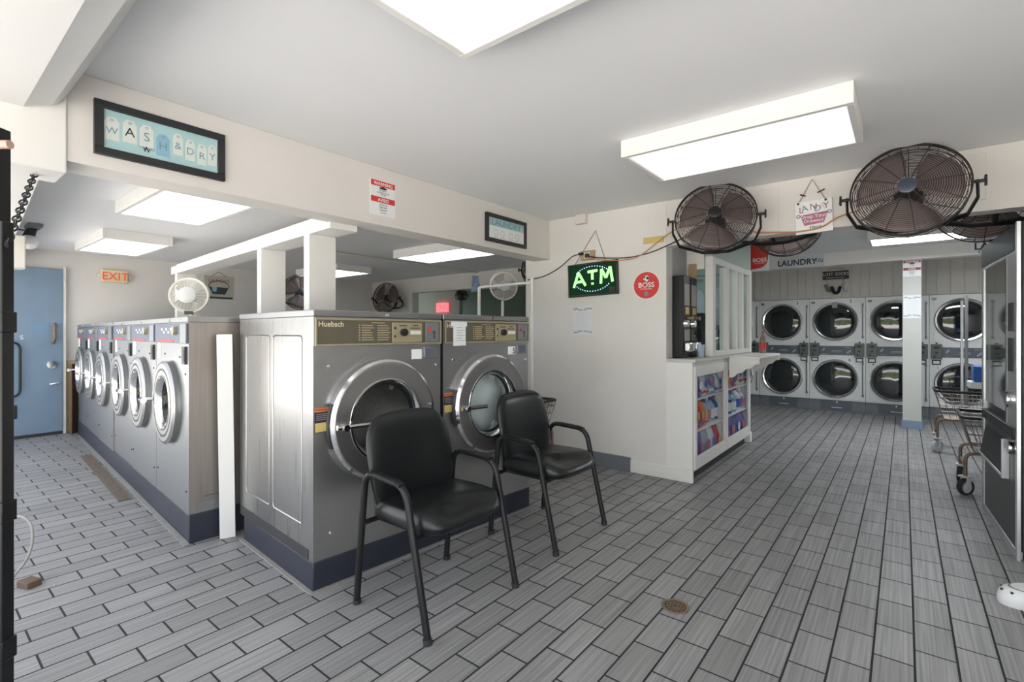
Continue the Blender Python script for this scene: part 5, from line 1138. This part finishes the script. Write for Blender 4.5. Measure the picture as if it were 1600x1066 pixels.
# local: front -y faces room -X; local x toward room -Y (near end is +x)
VW = 0.50; VH = 1.86
MB().box(-VW, VW, 0.009, 0.78, 0.05, VH).build('body', mat('black_textured_cabinet', (0.02, 0.02, 0.022), 0.45), vm, bev=0.006)
MB().box(-VW, -VW + 0.055, -0.012, 0.03, 0.0, VH - 0.02).box(VW - 0.03, VW, -0.012, 0.008, 0.0, VH).box(-VW + 0.055, VW - 0.032, -0.01, 0.02, 0.0, 0.05).box(-VW + 0.05, VW - 0.032, -0.012, 0.02, VH - 0.17, VH - 0.155).build('frame', ALU, vm, bev=0.003)
MB().box(-VW + 0.005, VW - 0.032, -0.014, 0.02, VH - 0.155, VH - 0.01).build('top_panel', mat('dark_slate_panel', (0.035, 0.045, 0.048), 0.55), vm, bev=0.003)
MB().box(-VW + 0.055, 0.235, -0.004, 0.02, 0.78, VH - 0.17).build('display_glass', DGLASS, vm)
MB().box(0.235, 0.265, -0.012, 0.02, 0.72, VH - 0.17).build('glass_edge', GREYP, vm)
cp = MB().box(0.265, VW - 0.032, -0.008, 0.02, 0.66, VH - 0.17).build('control_column', ALU, vm)
MB().box(0.31, 0.42, -0.014, -0.008, 1.26, 1.42).box(0.31, 0.42, -0.014, -0.008, 1.03, 1.22).build('selector_panel', BLACK, cp)
MB().puck((0.36, -0.035, 0.87), 0.05, 0.03, 24).build('lock_handle', CHROME, cp)
MB().box(-VW + 0.055, VW - 0.032, -0.02, 0.02, 0.66, 0.72).build('middle_rail', BLACK, vm, bev=0.004)
MB().box(-VW + 0.055, VW - 0.032, -0.004, 0.02, 0.05, 0.66).build('lower_panel', mat('charcoal_panel', (0.055, 0.057, 0.06), 0.4), vm)
fl = MB(); fl.add([(-0.40, -0.004, 0.62), (0.28, -0.004, 0.62), (0.28, -0.035, 0.42), (-0.40, -0.035, 0.42)], [(0, 1, 2, 3)]).add([(-0.40, -0.035, 0.42), (0.28, -0.035, 0.42), (0.28, -0.004, 0.41), (-0.40, -0.004, 0.41)], [(0, 1, 2, 3)])
fo = fl.build('delivery_flap', BLACK, vm)
MB().box(0.28, 0.297, -0.038, -0.004, 0.40, 0.63).box(-0.42, 0.28, -0.040, -0.034, 0.41, 0.425).build('flap_trim', ALU, fo, bev=0.002)
MB().puck((0.40, -0.03, 0.60), 0.035, 0.026, 20).build('lock', CHROME, vm)

# ------------------------------------------------------------------ white clog at the right edge
cg = thing('clog', 'white perforated clog on the dark tiles at the right edge', 'shoe', (0.482, 3.255, 0), 24)
cg.scale = (1.15, 1.2, 1.15)
vs = []; fs = []; n = 24
def clog_out(k, s, z):
    r = []
    for i in range(n):
        a = 2 * PI * i / n; x = -0.0 + 0.135 * math.cos(a); y = 0.060 * math.sin(a) * (1.0 + 0.12 * math.cos(a + PI))
        r.append((x * s, y * s, z))
    return r
b = MB(); lay = [(0.97, 0.0), (1.0, 0.012), (0.99, 0.03), (0.94, 0.05), (0.84, 0.062), (0.66, 0.068)]
for (s_, z) in lay: vs += clog_out(n, s_, z)
for j in range(len(lay) - 1): fs += [(j * n + i, j * n + (i + 1) % n, (j + 1) * n + (i + 1) % n, (j + 1) * n + i) for i in range(n)]
fs += [tuple(range(n - 1, -1, -1))]
b.add(vs, fs); b.build('upper', WHITEPL, cg, ang=70)
MB().slab([(x * 0.66, y * 0.66) for (x, y, z) in clog_out(n, 1, 0) if x < 0.02], 0.064, 0.071).build('toe_panel', WHITEP, cg)
MB().slab([(x * 0.72, y * 0.72) for (x, y, z) in clog_out(n, 1, 0) if x < 0.03], 0.06, 0.0685).build('toe_seam', GREYP, cg)
MB().slab([(x * 0.68, y * 0.68) for (x, y, z) in clog_out(n, 1, 0) if x > 0.0], 0.02, 0.06).build('lining', GREYP, cg)
h_ = MB()
for q in (120, 150, 180, 210, 240):
    a = R(q); h_.cyl((0.121 * math.cos(a), 0.0555 * math.sin(a), 0.052), (0.122 * math.cos(a), 0.0565 * math.sin(a), 0.0585), 0.005, n=10)
h_.build('vent_holes', INK, cg)

# ------------------------------------------------------------------ camera, light, world
cam = bpy.data.cameras.new('camera'); co = bpy.data.objects.new('camera', cam); COL.objects.link(co)
cam.sensor_width = 36; cam.lens = 36 * 770 / 1600; cam.clip_start = 0.02
cam.shift_y = -13 / 1600
co.location = (0, 0, 1.25); co.rotation_euler = (R(90), 0, R(38.5))
S.camera = co
wd = bpy.data.worlds.new('world'); S.world = wd; wd.use_nodes = True; nt = wd.node_tree
sk = nt.nodes.new('ShaderNodeTexSky'); sk.sky_type = 'NISHITA'; sk.sun_disc = False; sk.sun_elevation = R(48); sk.sun_rotation = R(0); sk.air_density = 1.0; sk.dust_density = 2.5; sk.ozone_density = 1.0
hs_ = nt.nodes.new('ShaderNodeHueSaturation'); hs_.inputs['Saturation'].default_value = 0.3
bg = nt.nodes['Background']; nt.links.new(sk.outputs[0], hs_.inputs['Color']); nt.links.new(hs_.outputs[0], bg.inputs[0]); bg.inputs['Strength'].default_value = 0.45
sl = bpy.data.lights.new('sun', 'SUN'); sl.energy = 15.0; sl.angle = R(1); sl.color = (1.0, 0.97, 0.92)
so_ = bpy.data.objects.new('sun', sl); COL.objects.link(so_); so_.rotation_euler = (R(-32), 0, R(-25))
S.view_settings.view_transform = 'Standard'; S.view_settings.look = 'None'; S.view_settings.gamma = 1; S.view_settings.use_curve_mapping = False
S.view_settings.exposure = 0.9
